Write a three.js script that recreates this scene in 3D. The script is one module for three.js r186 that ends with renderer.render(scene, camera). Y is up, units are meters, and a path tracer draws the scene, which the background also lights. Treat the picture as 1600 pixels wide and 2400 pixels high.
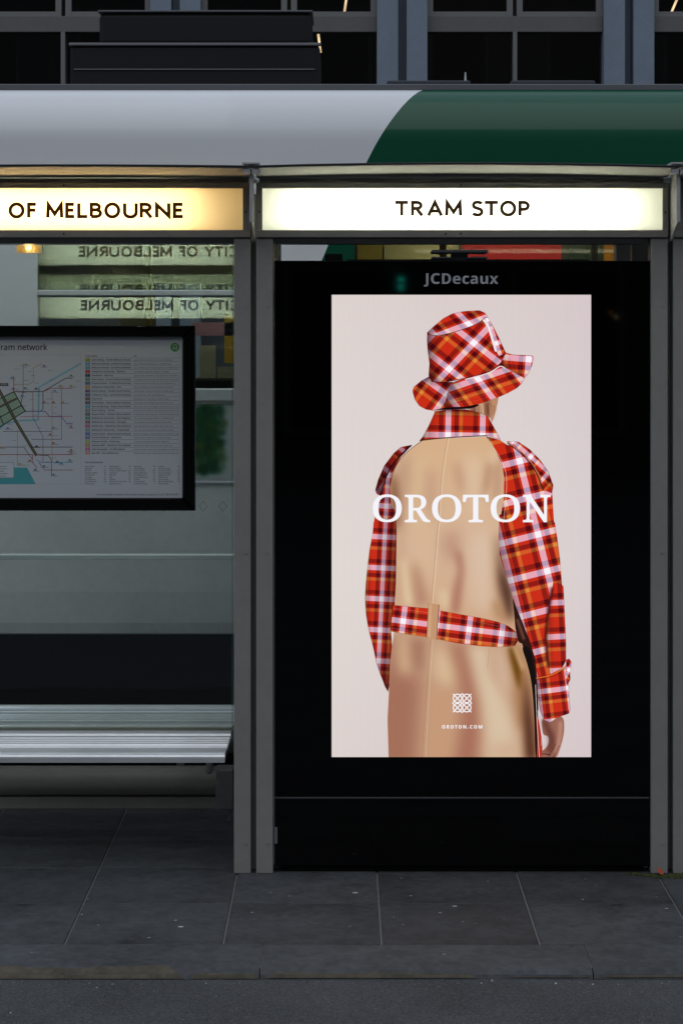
import * as THREE from 'three';
import { RoundedBoxGeometry } from 'three/addons/geometries/RoundedBoxGeometry.js';
import { mergeGeometries } from 'three/addons/utils/BufferGeometryUtils.js';
import { RectAreaLightUniformsLib } from 'three/addons/lights/RectAreaLightUniformsLib.js';

// ------------------------------------------------------------------ camera, sky, sun, exposure
const scene = new THREE.Scene();
const camera = new THREE.PerspectiveCamera(26.47, 2 / 3, 0.1, 400);
camera.position.set(0, 1.923, 7.85);
camera.lookAt(0, 1.923, 0);
camera.setViewOffset(1600, 2400, 0, 400, 1600, 2400);

const renderer = new THREE.WebGLRenderer({ antialias: true });
renderer.toneMapping = THREE.LinearToneMapping;
renderer.toneMappingExposure = 1;
renderer.shadowMap.enabled = true;

const SKY_W = 256, SKY_H = 128, skyData = new Float32Array(SKY_W * SKY_H * 4);
for (let r = 0; r < SKY_H; r++) {
  const y = Math.sin(((r + 0.5) / SKY_H - 0.5) * Math.PI), k = y > 0 ? 0.33 + 0.48 * y : 0.12;   // even dusk overcast
  for (let c = 0; c < SKY_W; c++) skyData.set([k * 0.82, k * 0.95, k * 1.15, 1], (r * SKY_W + c) * 4);
}
const skyTex = new THREE.DataTexture(skyData, SKY_W, SKY_H, THREE.RGBAFormat, THREE.FloatType);
skyTex.mapping = THREE.EquirectangularReflectionMapping;
skyTex.magFilter = THREE.LinearFilter;
skyTex.needsUpdate = true;
scene.background = skyTex;
scene.environment = skyTex;

const sun = new THREE.DirectionalLight(new THREE.Color().setRGB(1, 0.95, 0.88), 0.55);
sun.position.set(-4, 15, 15);
sun.target.position.set(0, 1, -1);
sun.castShadow = true;
sun.shadow.radius = 140;
sun.shadow.mapSize.set(2048, 2048);
Object.assign(sun.shadow.camera, { left: -14, right: 14, top: 14, bottom: -14, near: 1, far: 60 });
scene.add(sun, sun.target);
RectAreaLightUniformsLib.init();

// ------------------------------------------------------------------ helpers
let seed = 20231;
const rnd = () => { seed = (seed + 0x6d2b79f5) | 0; let t = Math.imul(seed ^ (seed >>> 15), 1 | seed); t = (t + Math.imul(t ^ (t >>> 7), 61 | t)) ^ t; return ((t ^ (t >>> 14)) >>> 0) / 4294967296; };
const rr = (a, b) => a + (b - a) * rnd();
const used = {};
function numbered(name) { used[name] = (used[name] ?? -1) + 1; return used[name] ? `${name}_${String(used[name]).padStart(3, '0')}` : name; }
function thing(name, label, category, [x, y, z] = [0, 0, 0], group) {
  const o = new THREE.Group(); o.name = numbered(name); o.position.set(x, y, z); o.userData = { label, category };
  if (group) o.userData.group = group;
  scene.add(o); return o;
}
function structure(name, label, category) {
  const o = new THREE.Group(); o.name = name; o.userData = { label, category, kind: 'structure' }; scene.add(o); return o;
}
function mesh(name, geo, mat, parent, label) {
  const m = new THREE.Mesh(geo, mat); m.name = name; m.castShadow = m.receiveShadow = true;
  if (label) m.userData.label = label;
  if (parent) parent.add(m); else scene.add(m);
  return m;
}
function metreUV(g) {                                     // uv in metres from the way each face points
  g = g.index ? g.toNonIndexed() : g;
  const p = g.attributes.position, uv = new Float32Array(p.count * 2), a = new THREE.Vector3(), b = new THREE.Vector3(), c = new THREE.Vector3();
  for (let i = 0; i < p.count; i += 3) {
    a.fromBufferAttribute(p, i); b.fromBufferAttribute(p, i + 1); c.fromBufferAttribute(p, i + 2);
    const n = b.clone().sub(a).cross(c.clone().sub(a)), ax = Math.abs(n.x), ay = Math.abs(n.y), az = Math.abs(n.z);
    [a, b, c].forEach((v, k) => { const [s, t] = ay >= ax && ay >= az ? [v.x, v.z] : ax >= az ? [v.z, v.y] : [v.x, v.y]; uv[(i + k) * 2] = s; uv[(i + k) * 2 + 1] = t; });
  }
  g.setAttribute('uv', new THREE.BufferAttribute(uv, 2));
  return g;
}
function box(x0, x1, y0, y1, z0, z1, r = 0) {
  const w = x1 - x0, h = y1 - y0, d = z1 - z0;
  const g = r ? new RoundedBoxGeometry(w, h, d, 1, Math.min(r, w / 2.01, h / 2.01, d / 2.01)) : new THREE.BoxGeometry(w, h, d);
  g.translate((x0 + x1) / 2, (y0 + y1) / 2, (z0 + z1) / 2);
  return metreUV(g);
}
const merge = (...gs) => mergeGeometries(gs.flat());
function extrudeX(pts, x0, x1) {                          // closed profile in (z, y), run along x
  const s = new THREE.Shape(pts.map(([z, y]) => new THREE.Vector2(-z, y)));
  const g = new THREE.ExtrudeGeometry(s, { depth: x1 - x0, bevelEnabled: false });
  g.rotateY(Math.PI / 2); g.translate(x0, 0, 0);          // (-z, y, t) -> (t, y, z)
  return metreUV(g);
}
function extrudeZ(pts, z0, z1, bevel = 0) {               // closed profile in (x, y)
  const g = new THREE.ExtrudeGeometry(new THREE.Shape(pts.map(([x, y]) => new THREE.Vector2(x, y))), { depth: z1 - z0 - 2 * bevel, bevelEnabled: bevel > 0, bevelSize: bevel, bevelThickness: bevel, bevelOffset: -bevel, bevelSegments: 1 });
  g.translate(0, 0, z0 + bevel);
  return metreUV(g);
}
function rod(a, b, r, seg = 12) {
  const A = new THREE.Vector3(...a), B = new THREE.Vector3(...b), d = B.clone().sub(A);
  const g = new THREE.CylinderGeometry(r, r, d.length(), seg);
  g.applyQuaternion(new THREE.Quaternion().setFromUnitVectors(new THREE.Vector3(0, 1, 0), d.clone().normalize()));
  g.translate((A.x + B.x) / 2, (A.y + B.y) / 2, (A.z + B.z) / 2);
  return g;
}
// tileable value noise
function makeNoise(n) {
  const lat = Float32Array.from({ length: n * n }, rnd), S = (t) => t * t * (3 - 2 * t);
  return (u, v, f) => {
    const P = Math.min(n, f), x = ((u * f) % f + f) % f, y = ((v * f) % f + f) % f, i = Math.floor(x), j = Math.floor(y), s = S(x - i), t = S(y - j);
    const L = (a, b) => lat[((b % f) % P) * n + ((a % f) % P)];
    return (L(i, j) * (1 - s) + L(i + 1, j) * s) * (1 - t) + (L(i, j + 1) * (1 - s) + L(i + 1, j + 1) * s) * t;
  };
}
const N1 = makeNoise(256), N2 = makeNoise(256), N3 = makeNoise(256);
const fbm = (N, u, v, f, o) => { let s = 0, a = 0.5, w = 0; for (let k = 0; k < o; k++) { s += a * N(u, v, f); w += a; f *= 2; a *= 0.55; } return s / w; };
function tex(size, fn, repeat, srgb) {
  const d = new Uint8Array(size * size * 4);
  for (let j = 0; j < size; j++) for (let i = 0; i < size; i++) {
    const c = fn(i / size, j / size), o = (j * size + i) * 4;
    const q = Array.isArray(c) ? c : [c, c, c];
    for (let k = 0; k < 3; k++) d[o + k] = Math.max(0, Math.min(255, q[k] * 255));
    d[o + 3] = 255;
  }
  const t = new THREE.DataTexture(d, size, size); t.wrapS = t.wrapT = THREE.RepeatWrapping; t.magFilter = THREE.LinearFilter; t.minFilter = THREE.LinearFilter;
  t.repeat.set(repeat, repeat); if (srgb) t.colorSpace = THREE.SRGBColorSpace; t.needsUpdate = true; return t;
}
function paint(w, h, draw) {
  const c = document.createElement('canvas'); c.width = w; c.height = h; const x = c.getContext('2d'); draw(x, w, h);
  const t = new THREE.CanvasTexture(c); t.colorSpace = THREE.SRGBColorSpace; t.magFilter = THREE.LinearFilter; t.wrapS = t.wrapT = THREE.ClampToEdgeWrapping; return t;
}
const lin = (r, g, b) => new THREE.Color().setRGB(r, g, b);
const M = (r, g, b, rough, metal = 0, extra = {}) => new THREE.MeshPhysicalMaterial({ color: lin(r, g, b), roughness: rough, metalness: metal, ...extra });

// ------------------------------------------------------------------ materials
const grimeCol = tex(512, (u, v) => { const a = fbm(N1, u, v, 4, 6), b = fbm(N2, u, v, 32, 3); return 0.80 + 0.16 * a + 0.10 * (b - 0.5); }, 1.4);
const grimeRough = tex(512, (u, v) => 0.62 + 0.5 * (fbm(N3, u, v, 6, 6) - 0.35), 1.1);
const brushed = tex(512, (u, v) => 0.5 + 0.5 * (N2(u * 0.02, v, 256) - 0.5) + 0.2 * (N1(u, v, 128) - 0.5), 2);
const stoneCol = [0, 1, 2].map((k) => tex(512, (u, v) => {
  const a = fbm(k ? N1 : N2, u + k * 0.31, v, 3, 7), b = fbm(N3, u, v + k * 0.2, 48, 3), c = fbm(N2, u + 0.5, v, 9, 4), pore = N1(u, v, 200) > 0.955 ? -0.18 : 0, dot = N3(u, v, 180) > 0.975 ? 0.25 : 0;
  const t = 0.50 + 0.85 * (a - 0.5) + 0.45 * (b - 0.5) + 0.5 * Math.min(0, 0.56 - c) + pore + dot;
  return [t * 0.93, t * 0.99, t * 1.05];
}, 1));
const stoneBump = tex(512, (u, v) => 0.5 + 0.6 * (fbm(N3, u, v, 24, 4) - 0.5) - (N1(u, v, 200) > 0.955 ? 0.3 : 0), 1);
const asphaltCol = tex(1024, (u, v) => {
  const g = N1(u, v, 256), h = N2(u, v, 250), a = fbm(N3, u, v, 3, 5), bright = g > 0.93 ? 0.42 : 0, dark = h < 0.07 ? -0.22 : 0, t = 0.46 + 0.48 * (g - 0.5) + 0.30 * (a - 0.5) + bright * h + dark;
  return [t * 0.97, t, t * 1.03];
}, 1.0);
const asphaltBump = tex(1024, (u, v) => 0.5 + 0.5 * (N1(u, v, 256) - 0.5) + 0.3 * (N2(u, v, 128) - 0.5), 1.0);

const mat = {
  post: M(0.345, 0.33, 0.305, 0.55, 0.15, { map: grimeCol, roughnessMap: grimeRough }),
  signFrame: M(0.33, 0.31, 0.275, 0.6, 0.1, { map: grimeCol, roughnessMap: grimeRough }),
  boxInside: M(0.75, 0.75, 0.72, 0.9),
  screw: M(0.10, 0.09, 0.08, 0.5, 0.6),
  roof: M(0.74, 0.73, 0.69, 0.7, 0, { map: grimeCol }),
  roofEdge: M(0.012, 0.012, 0.012, 0.6),
  bracket: M(0.45, 0.44, 0.44, 0.5, 0.2, { map: grimeCol }),
  alu: M(0.97, 0.975, 0.985, 0.27, 0.45, { map: grimeCol }),
  aluDull: M(0.45, 0.45, 0.44, 0.55, 0.2, { map: grimeCol }),
  tube: M(0.42, 0.39, 0.34, 0.5, 0.1, { map: grimeCol }),
  glass: M(0.945, 0.985, 0.962, 0.015, 0, { transmission: 1, thickness: 0, ior: 1.45 }),
  glassEdge: M(0.10, 0.22, 0.16, 0.2),
  etch: M(0.16, 0.18, 0.17, 0.8),
  tramGlass: M(0.72, 0.75, 0.68, 0.01, 0, { transmission: 1, thickness: 0, ior: 2.2 }),
  black: M(0.003, 0.003, 0.0032, 0.5, 0, { specularIntensity: 0.3 }),
  blackGlass: M(0.001, 0.001, 0.0012, 0.03, 0, { specularIntensity: 0.6 }),
  blackFrame: M(0.003, 0.003, 0.003, 0.25, 0, { specularIntensity: 0.6 }),
  grey: M(0.16, 0.16, 0.165, 0.5),
  white: M(0.74, 0.74, 0.745, 0.4, 0, { clearcoat: 0.6, clearcoatRoughness: 0.1 }),
  green: M(0.001, 0.074, 0.034, 0.4, 0, { specularIntensity: 0.4, clearcoat: 0.5, clearcoatRoughness: 0.1 }),
  tramLow: M(0.84, 0.85, 0.83, 0.4, 0, { map: grimeCol }),
  tramTrim: M(0.62, 0.63, 0.64, 0.35, 0.2),
  tramGrey: M(0.10, 0.105, 0.115, 0.5),
  tramDark: M(0.028, 0.028, 0.029, 0.8, 0, { specularIntensity: 0.4 }),
  coolerBlack: M(0.010, 0.010, 0.011, 0.6, 0, { specularIntensity: 0.5 }),
  tramIn: M(0.09, 0.09, 0.055, 0.7),
  seat: M(0.012, 0.014, 0.012, 0.8),
  yellow: M(0.62, 0.40, 0.02, 0.4),
  pier: M(0.20, 0.245, 0.31, 0.7, 0, { map: grimeCol }),
  pierDark: M(0.045, 0.05, 0.06, 0.8),
  frameGrey: M(0.15, 0.15, 0.15, 0.55, 0.2),
  transom: M(0.13, 0.13, 0.125, 0.7, 0, { map: grimeCol }),
  dayGlass: M(0.004, 0.005, 0.006, 0.05, 0, { specularIntensity: 0.45 }),
  roomGlass: M(0.45, 0.47, 0.50, 0.02, 0, { transmission: 1, thickness: 0, ior: 1.45 }),
  room: M(0.06, 0.055, 0.045, 0.9),
  grout: M(0.20, 0.20, 0.19, 0.95),
  leaf: M(0.42, 0.06, 0.015, 0.7),
  moss: M(0.045, 0.06, 0.012, 1),
  gum: M(0.42, 0.43, 0.42, 0.8),
};
mat.stone = [0.082, 0.098, 0.074, 0.090, 0.104].map((k, i) => new THREE.MeshPhysicalMaterial({ color: lin(k, k, k), map: stoneCol[i % 3], roughness: 0.72, bumpMap: stoneBump, bumpScale: 0.0018 }));
mat.kerb = [0.110, 0.100, 0.117].map((k, i) => new THREE.MeshPhysicalMaterial({ color: lin(k, k, k), map: stoneCol[(i + 1) % 3], roughness: 0.75, bumpMap: stoneBump, bumpScale: 0.002 }));
mat.asphalt = new THREE.MeshPhysicalMaterial({ color: lin(0.135, 0.135, 0.135), map: asphaltCol, roughness: 0.9, bumpMap: asphaltBump, bumpScale: 0.009 });

// ------------------------------------------------------------------ ground, road, pavement
{
  const g = mesh('ground', box(-150, 150, -0.8, -0.34, -150, 150), mat.asphalt); g.userData = { kind: 'structure', label: 'dark asphalt ground running under the tram and along the street', category: 'ground' };
  const r = mesh('road', box(-40, 40, -0.339, -0.028, 1.196, 40), mat.asphalt); r.userData = { kind: 'structure', label: 'grey asphalt roadway in front of the bluestone kerb', category: 'road' };

  const pav = structure('pavement', 'dark bluestone slab pavement under the tram shelter', 'pavement');
  mesh('grout_bed', box(-6, 6, -0.33, -0.006, -1.72, 0.905), mat.grout, pav);
  const P = 0.5055, x0 = -0.883, rows = [[0.402, 0.903], [-0.10, 0.399], [-0.604, -0.103], [-1.108, -0.607], [-1.70, -1.111]];
  const slabs = {};
  for (let i = -8; i < 13; i++) rows.forEach(([za, zb], j) => {
    const key = j, g = slabs[key] ??= (() => { const q = new RoundedBoxGeometry(P - 0.006, 0.05, zb - za, 1, 0.003); q.translate(0, -0.025, 0); return metreUV(q); })();
    const m = mesh('slab', g, mat.stone[Math.floor(rnd() * 5)], pav);
    m.position.set(x0 + P * (i + 0.5), rr(-0.0012, 0.0008), (za + zb) / 2); m.rotation.set(rr(-1, 1) * 0.0012, rnd() < 0.5 ? Math.PI : 0, rr(-1, 1) * 0.0012);
  });
  const gum = new THREE.SphereGeometry(1, 12, 6); gum.scale(1, 0.12, 1);
  for (const [x, z, s, e] of [[-0.527, 0.70, 0.010, 0.8], [0.048, 0.26, 0.011, 0.7], [0.385, 0.44, 0.009, 0.7], [-0.55, 0.62, 0.005, 1], [0.83, 0.35, 0.004, 1], [-0.30, 0.52, 0.005, 0.6], [-0.62, 0.83, 0.006, 0.5], [0.24, 0.30, 0.005, 0.7], [1.1, 0.47, 0.007, 0.6], ...Array.from({ length: 26 }, () => [rr(-1.4, 1.4), rr(0.02, 1.05), rr(0.0025, 0.0055), rr(0.5, 1)])]) {
    const m = mesh('gum_spot', gum, mat.gum, pav); m.position.set(x, 0.0005, z); m.scale.set(s, s, s * e);
  }
  // kerb: long stones with a rounded nose, 28 mm above the road, worn ochre paint on the nose
  const kerb = structure('kerb', 'bluestone kerb with worn ochre paint along its edge', 'kerb');
  mesh('kerb_bed', box(-6, 6, -0.33, -0.005, 0.907, 1.150), mat.grout, kerb);
  const prof = [[0.908, -0.0045], [0.908, -0.003], [0.911, 0], [1.10, 0], [1.14, -0.0015], [1.168, -0.0065], [1.185, -0.015], [1.193, -0.028], [1.194, -0.049], [1.1505, -0.049], [1.1505, -0.0045]];
  const kx = [-3.31, -2.29, -1.27, -0.25, 0.77, 1.79, 2.81, 3.83];
  for (let i = 0; i < kx.length - 1; i++) {
    const s = mesh('kerb_stone', extrudeX(prof, kx[i] + 0.0015, kx[i + 1] - 0.002), mat.kerb[i % 3], kerb);
    s.position.y = rr(-0.001, 0.001);
  }
  // ochre paint: an uneven skin following the nose
  const ochre = M(0.165, 0.130, 0.082, 0.85, 0, { map: stoneCol[1] });
  const strip = (xa, xb, top, bottom) => {
    const n = 60, pos = [], idx = [], line = [[1.135, -0.001], [1.168, -0.0058], [1.1862, -0.0148], [1.1945, -0.027]];
    for (let k = 0; k <= n; k++) {
      const x = xa + (xb - xa) * k / n, e = Math.min(1, k / 4, (n - k) / 4), w = top * (0.55 + 0.9 * fbm(N1, x * 0.37 + 5, 0.3, 16, 4)) * e;
      const a0 = 1 - Math.min(1, w), pt = (f) => { const q = Math.min(2.999, Math.max(0, f * 3)), i = Math.floor(q), t = q - i; return [line[i][0] + (line[i + 1][0] - line[i][0]) * t, line[i][1] + (line[i + 1][1] - line[i][1]) * t]; };
      for (let r2 = 0; r2 < 4; r2++) { const [z, y] = pt(a0 + (bottom - a0) * r2 / 3); pos.push(x, y + 0.0016, z + 0.0012); }
      if (k < n) for (let r2 = 0; r2 < 3; r2++) { const a = k * 4 + r2; idx.push(a, a + 1, a + 4, a + 1, a + 5, a + 4); }
    }
    const g = new THREE.BufferGeometry(); g.setAttribute('position', new THREE.Float32BufferAttribute(pos, 3)); g.setIndex(idx); g.computeVertexNormals();
    mesh('paint_strip', metreUV(g), ochre, kerb);
  };
  strip(-1.9, -1.275, 0.95, 1); strip(-1.268, -0.48, 0.85, 1); strip(-0.46, -0.253, 0.45, 1); strip(-0.247, 0.42, 0.42, 0.95); strip(0.50, 0.768, 0.2, 0.9); strip(0.775, 1.5, 0.26, 0.9);
  // grit lying on the road
  const pebble = new THREE.IcosahedronGeometry(1, 0), grit = new THREE.InstancedMesh(pebble, M(0.20, 0.20, 0.19, 0.9), 420), mx = new THREE.Matrix4(), q = new THREE.Quaternion();
  for (let i = 0; i < 420; i++) {
    const near = rnd() < 0.35, s = 0.0012 + 0.0028 * rnd() ** 3;
    q.setFromEuler(new THREE.Euler(rnd() * 6, rnd() * 6, rnd() * 6));
    mx.compose(new THREE.Vector3(rr(-1.5, 1.5), -0.0275, near ? 1.2 + 0.05 * rnd() : rr(1.2, 2.2)), q, new THREE.Vector3(s * rr(0.8, 1.6), s * 0.7, s)); grit.setMatrixAt(i, mx);
    const k = rnd() < 0.12 ? 2.4 : rr(0.4, 1.1); grit.setColorAt(i, lin(k, k, k));
  }
  grit.name = 'grit'; grit.userData = { kind: 'stuff', label: 'loose grit scattered over the asphalt by the kerb', category: 'grit' }; scene.add(grit);
}

// ------------------------------------------------------------------ lettering of the light boxes (drawn strokes on a printed face)
const GL = {   // cap height 1, width 1; stroke paths
  T: (c) => { c.m(0, 0.93); c.l(1, 0.93); c.m(0.5, 0.93); c.l(0.5, 0); },
  R: (c) => { c.m(0.08, 0); c.l(0.08, 0.93); c.l(0.42, 0.93); c.b(0.95, 0.93, 0.95, 0.50, 0.42, 0.50); c.l(0.08, 0.50); c.m(0.42, 0.50); c.l(0.93, 0); },
  A: (c) => { c.m(0.06, 0); c.l(0.5, 0.94); c.l(0.94, 0); c.m(0.2, 0.32); c.l(0.8, 0.32); },
  M: (c) => { c.m(0.06, 0); c.l(0.10, 0.9); c.l(0.5, 0.25); c.l(0.9, 0.9); c.l(0.94, 0); },
  S: (c) => { c.m(0.88, 0.84); c.b(0.7, 0.97, 0.10, 1.02, 0.12, 0.72); c.b(0.14, 0.46, 0.90, 0.56, 0.88, 0.26); c.b(0.86, -0.02, 0.30, 0.0, 0.08, 0.16); },
  O: (c) => { c.e(0.5, 0.5, 0.43, 0.45); },
  P: (c) => { c.m(0.09, 0); c.l(0.09, 0.93); c.l(0.42, 0.93); c.b(1.03, 0.93, 1.03, 0.44, 0.42, 0.44); c.l(0.09, 0.44); },
  F: (c) => { c.m(0.97, 0.93); c.l(0.11, 0.93); c.l(0.11, 0); c.m(0.11, 0.52); c.l(0.9, 0.52); },
  E: (c) => { c.m(0.97, 0.93); c.l(0.11, 0.93); c.l(0.11, 0.07); c.l(1, 0.07); c.m(0.11, 0.52); c.l(0.9, 0.52); },
  L: (c) => { c.m(0.1, 1); c.l(0.1, 0.07); c.l(1, 0.07); },
  B: (c) => { c.m(0.09, 0.07); c.l(0.09, 0.93); c.l(0.45, 0.93); c.b(0.93, 0.93, 0.93, 0.54, 0.45, 0.54); c.l(0.09, 0.54); c.m(0.45, 0.54); c.b(1.07, 0.54, 1.07, 0.07, 0.45, 0.07); c.l(0.09, 0.07); },
  U: (c) => { c.m(0.08, 1); c.l(0.08, 0.38); c.b(0.08, -0.07, 0.92, -0.07, 0.92, 0.38); c.l(0.92, 1); },
  N: (c) => { c.m(0.08, 0); c.l(0.08, 0.9); c.l(0.92, 0.1); c.l(0.92, 1); },
  C: (c) => { c.m(0.95, 0.88); c.b(0.5, 1.08, 0.07, 0.86, 0.07, 0.5); c.b(0.07, 0.14, 0.5, -0.08, 0.95, 0.12); },
  I: (c) => { c.m(0.5, 0); c.l(0.5, 1); },
  Y: (c) => { c.m(0.05, 1); c.l(0.5, 0.45); c.l(0.95, 1); c.m(0.5, 0.45); c.l(0.5, 0); },
};
// word: [letter, x0, x1] in metres from the face's left edge, y0..y1 in metres from its bottom
function faceTexture(W, H, word, y0, y1, ink) {
  return paint(2048, Math.round(2048 * H / W), (x, cw, ch) => {
    const k = cw / W; x.fillStyle = '#fff'; x.fillRect(0, 0, cw, ch); x.strokeStyle = ink; x.lineCap = 'butt'; x.lineJoin = 'miter'; x.lineWidth = (y1 - y0) * 0.235 * k;
    for (const [ch1, a, b] of word) {
      const X = (u) => (a + u * (b - a)) * k, Y = (v) => ch - (y0 + v * (y1 - y0)) * k;
      x.beginPath();
      GL[ch1]({ m: (u, v) => x.moveTo(X(u), Y(v)), l: (u, v) => x.lineTo(X(u), Y(v)), b: (p, q, r, s, u, v) => x.bezierCurveTo(X(p), Y(q), X(r), Y(s), X(u), Y(v)), e: (u, v, r, s) => x.ellipse(X(u), Y(v), r * (b - a) * k, s * (y1 - y0) * k, 0, 0, 6.2832) });
      x.stroke();
    }
  });
}

// ------------------------------------------------------------------ tram shelter bays
const BACK = -1.14, SY0 = 2.298, SY1 = 2.495, FY0 = 2.3245, FY1 = 2.4755;   // roof depth, sign box, lit face
function shelterBay(xa, xb, label, o) {                    // xa..xb outer faces of the end posts
  const t = thing('tram_shelter', label, 'shelter', [xa, 0, 0], 'bays of the tram shelter'), W = xb - xa;
  const pw = 0.061, post = (x, z0, z1, y1 = SY0 - 0.002) => merge(box(x, x + pw, 0.0, y1, z0, z1, 0.004));
  for (const x of [0, W - pw]) {
    const p = mesh('post', post(x, -0.10, -0.012), mat.post, t);
    for (const by of [0.11, 1.16, 2.05]) { const g = new THREE.CylinderGeometry(0.005, 0.005, 0.003, 10); g.rotateX(Math.PI / 2); g.translate(x + pw / 2 + 0.012, by, -0.0105); mesh('rivet', g, mat.post, p); }
    mesh('post', post(x, -0.585, -0.525, 2.49), mat.post, t);
    mesh('post', post(x, -1.10, -1.012, 2.49), mat.post, t);
  }
  // sign light box: a metal case open front and back, a tube inside, two printed diffusers
  const D = -0.21, fr = 0.026, fx0 = o.fx0 - xa, fx1 = o.fx1 - xa;
  const c = mesh('sign_case', merge(
    box(0.0, W, FY1, SY1, D, 0, 0.003), box(0.0, W, SY0, FY0, D, 0, 0.003),
    box(0.0, fx0, FY0 + 0.0005, FY1 - 0.0005, D + 0.001, -0.001), box(fx1, W, FY0 + 0.0005, FY1 - 0.0005, D + 0.001, -0.001)), mat.signFrame, t);
  mesh('sign_lining', merge(box(fx0, fx1, FY1 - 0.0035, FY1 - 0.001, D + 0.02, -0.016), box(fx0, fx1, FY0 + 0.001, FY0 + 0.0035, D + 0.02, -0.016)), mat.boxInside, c);
  for (const [back, word] of [[0, o.front], [1, o.rear]]) {
    if (back && o.noRear) { mesh('rear_plate', box(fx0, fx1, FY0 + 0.0005, FY1 - 0.0005, D + 0.002, D + 0.008), mat.signFrame, c); continue; }
    const f = faceTexture(fx1 - fx0, FY1 - FY0, word, o.ty, o.ty + 0.0515, o.ink);
    const dm = new THREE.MeshPhysicalMaterial({ color: lin(...(back ? o.rearSheet : o.sheet)), map: f, roughness: 1, transmission: back ? 0.8 : 0.6, thickness: 0, specularIntensity: 0, emissive: lin(...(back ? o.rearGlow : o.glow)), emissiveMap: f });
    const g = new THREE.PlaneGeometry(fx1 - fx0 - 0.001, FY1 - FY0 - 0.001); if (back) g.rotateY(Math.PI);
    g.translate((fx0 + fx1) / 2, (FY0 + FY1) / 2, back ? D + 0.006 : -0.006);
    mesh('sign_face', g, dm, c, o.faceLabel[back]);
    const L = new THREE.RectAreaLight(lin(...o.light), o.lightPower, fx1 - fx0, FY1 - FY0); L.position.set((fx0 + fx1) / 2, (FY0 + FY1) / 2, back ? D + 0.003 : -0.003); L.rotation.y = back ? 0 : Math.PI; t.add(L);
  }
  mesh('fluorescent_tube', rod([fx0 + o.tube[0], (FY0 + FY1) / 2, D / 2], [fx1 - o.tube[1], (FY0 + FY1) / 2, D / 2], 0.013, 10), new THREE.MeshStandardMaterial({ color: 0xffffff, emissive: lin(...o.tubeGlow) }), c);
  for (const [x, y] of o.screws) { const g = new THREE.CylinderGeometry(0.0042, 0.0042, 0.003, 10); g.rotateX(Math.PI / 2); g.translate(x - xa, y, 0.001); mesh('screw', g, mat.screw, c); }
  mesh('sign_rail', box(pw + 0.002, W - pw - 0.002, SY0 - 0.020, SY0 - 0.001, -0.16, -0.06, 0.002), mat.post, t);
  // roof: thin sheet, slightly arched along x, with a dark front edge
  const n = 16, pos = [], idx = [], arch = (u) => o.arch * (1 - (2 * u - 1) ** 2);
  for (let i = 0; i <= n; i++) for (const [z, dy] of [[0.20, 0.0], [0.20, 0.006], [BACK, 0.05], [BACK, 0.044], [-0.02, -0.016]]) pos.push(W * i / n, 2.532 + dy + (z > -0.1 ? arch(i / n) : 0), z);
  for (let i = 0; i < n; i++) for (let k = 0; k < 5; k++) { const a = i * 5 + k, b = i * 5 + (k + 1) % 5; idx.push(a, a + 5, b, b, a + 5, b + 5); }
  for (const e of [0, n * 5]) idx.push(e, e + 1, e + 2, e, e + 2, e + 3, e, e + 3, e + 4);
  const rg = new THREE.BufferGeometry(); rg.setAttribute('position', new THREE.Float32BufferAttribute(pos, 3)); rg.setIndex(idx);
  const rf = metreUV(rg); rf.computeVertexNormals();
  const roof = mesh('roof', rf, mat.roof, t);
  const ep = []; for (let i = 0; i <= n; i++) ep.push(new THREE.Vector3(W * i / n, 2.5375 + arch(i / n), 0.202));
  mesh('roof_edge', new THREE.TubeGeometry(new THREE.CatmullRomCurve3(ep), 24, 0.0042, 6), mat.roofEdge, roof);
  // black closing strip between roof and sign
  mesh('gap_strip', box(0.01, W - 0.01, SY1 + 0.001, 2.515, -0.15, -0.05), mat.post, t);
  return t;
}
const px = (z, s = 0.51020, o = 0) => (z * s + o - 800) / 650;           // print layout: letter edges read off along the sign, in metres
const tram = [['T', 247, 305], ['R', 322, 374], ['A', 395, 463], ['M', 478, 551], ['S', 600, 650], ['T', 658, 718], ['O', 730, 800], ['P', 815, 863]].map(([c, a, b]) => [c, px(a, 0.5102, 800), px(b, 0.5102, 800)]);
const city = [['C', -228, -172], ['I', -158, -142], ['T', -132, -76], ['Y', -70, -8], ['O', 42, 110], ['F', 128, 166], ['M', 215, 288], ['E', 303, 341], ['L', 358, 401], ['B', 415, 466], ['O', 482, 550], ['U', 568, 631], ['R', 645, 699], ['N', 715, 781], ['E', 797, 840]].map(([c, a, b]) => [c, px(a), px(b)]);
const shift = (w, d) => w.map(([c, a, b]) => [c, a - d, b - d]);
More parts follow.
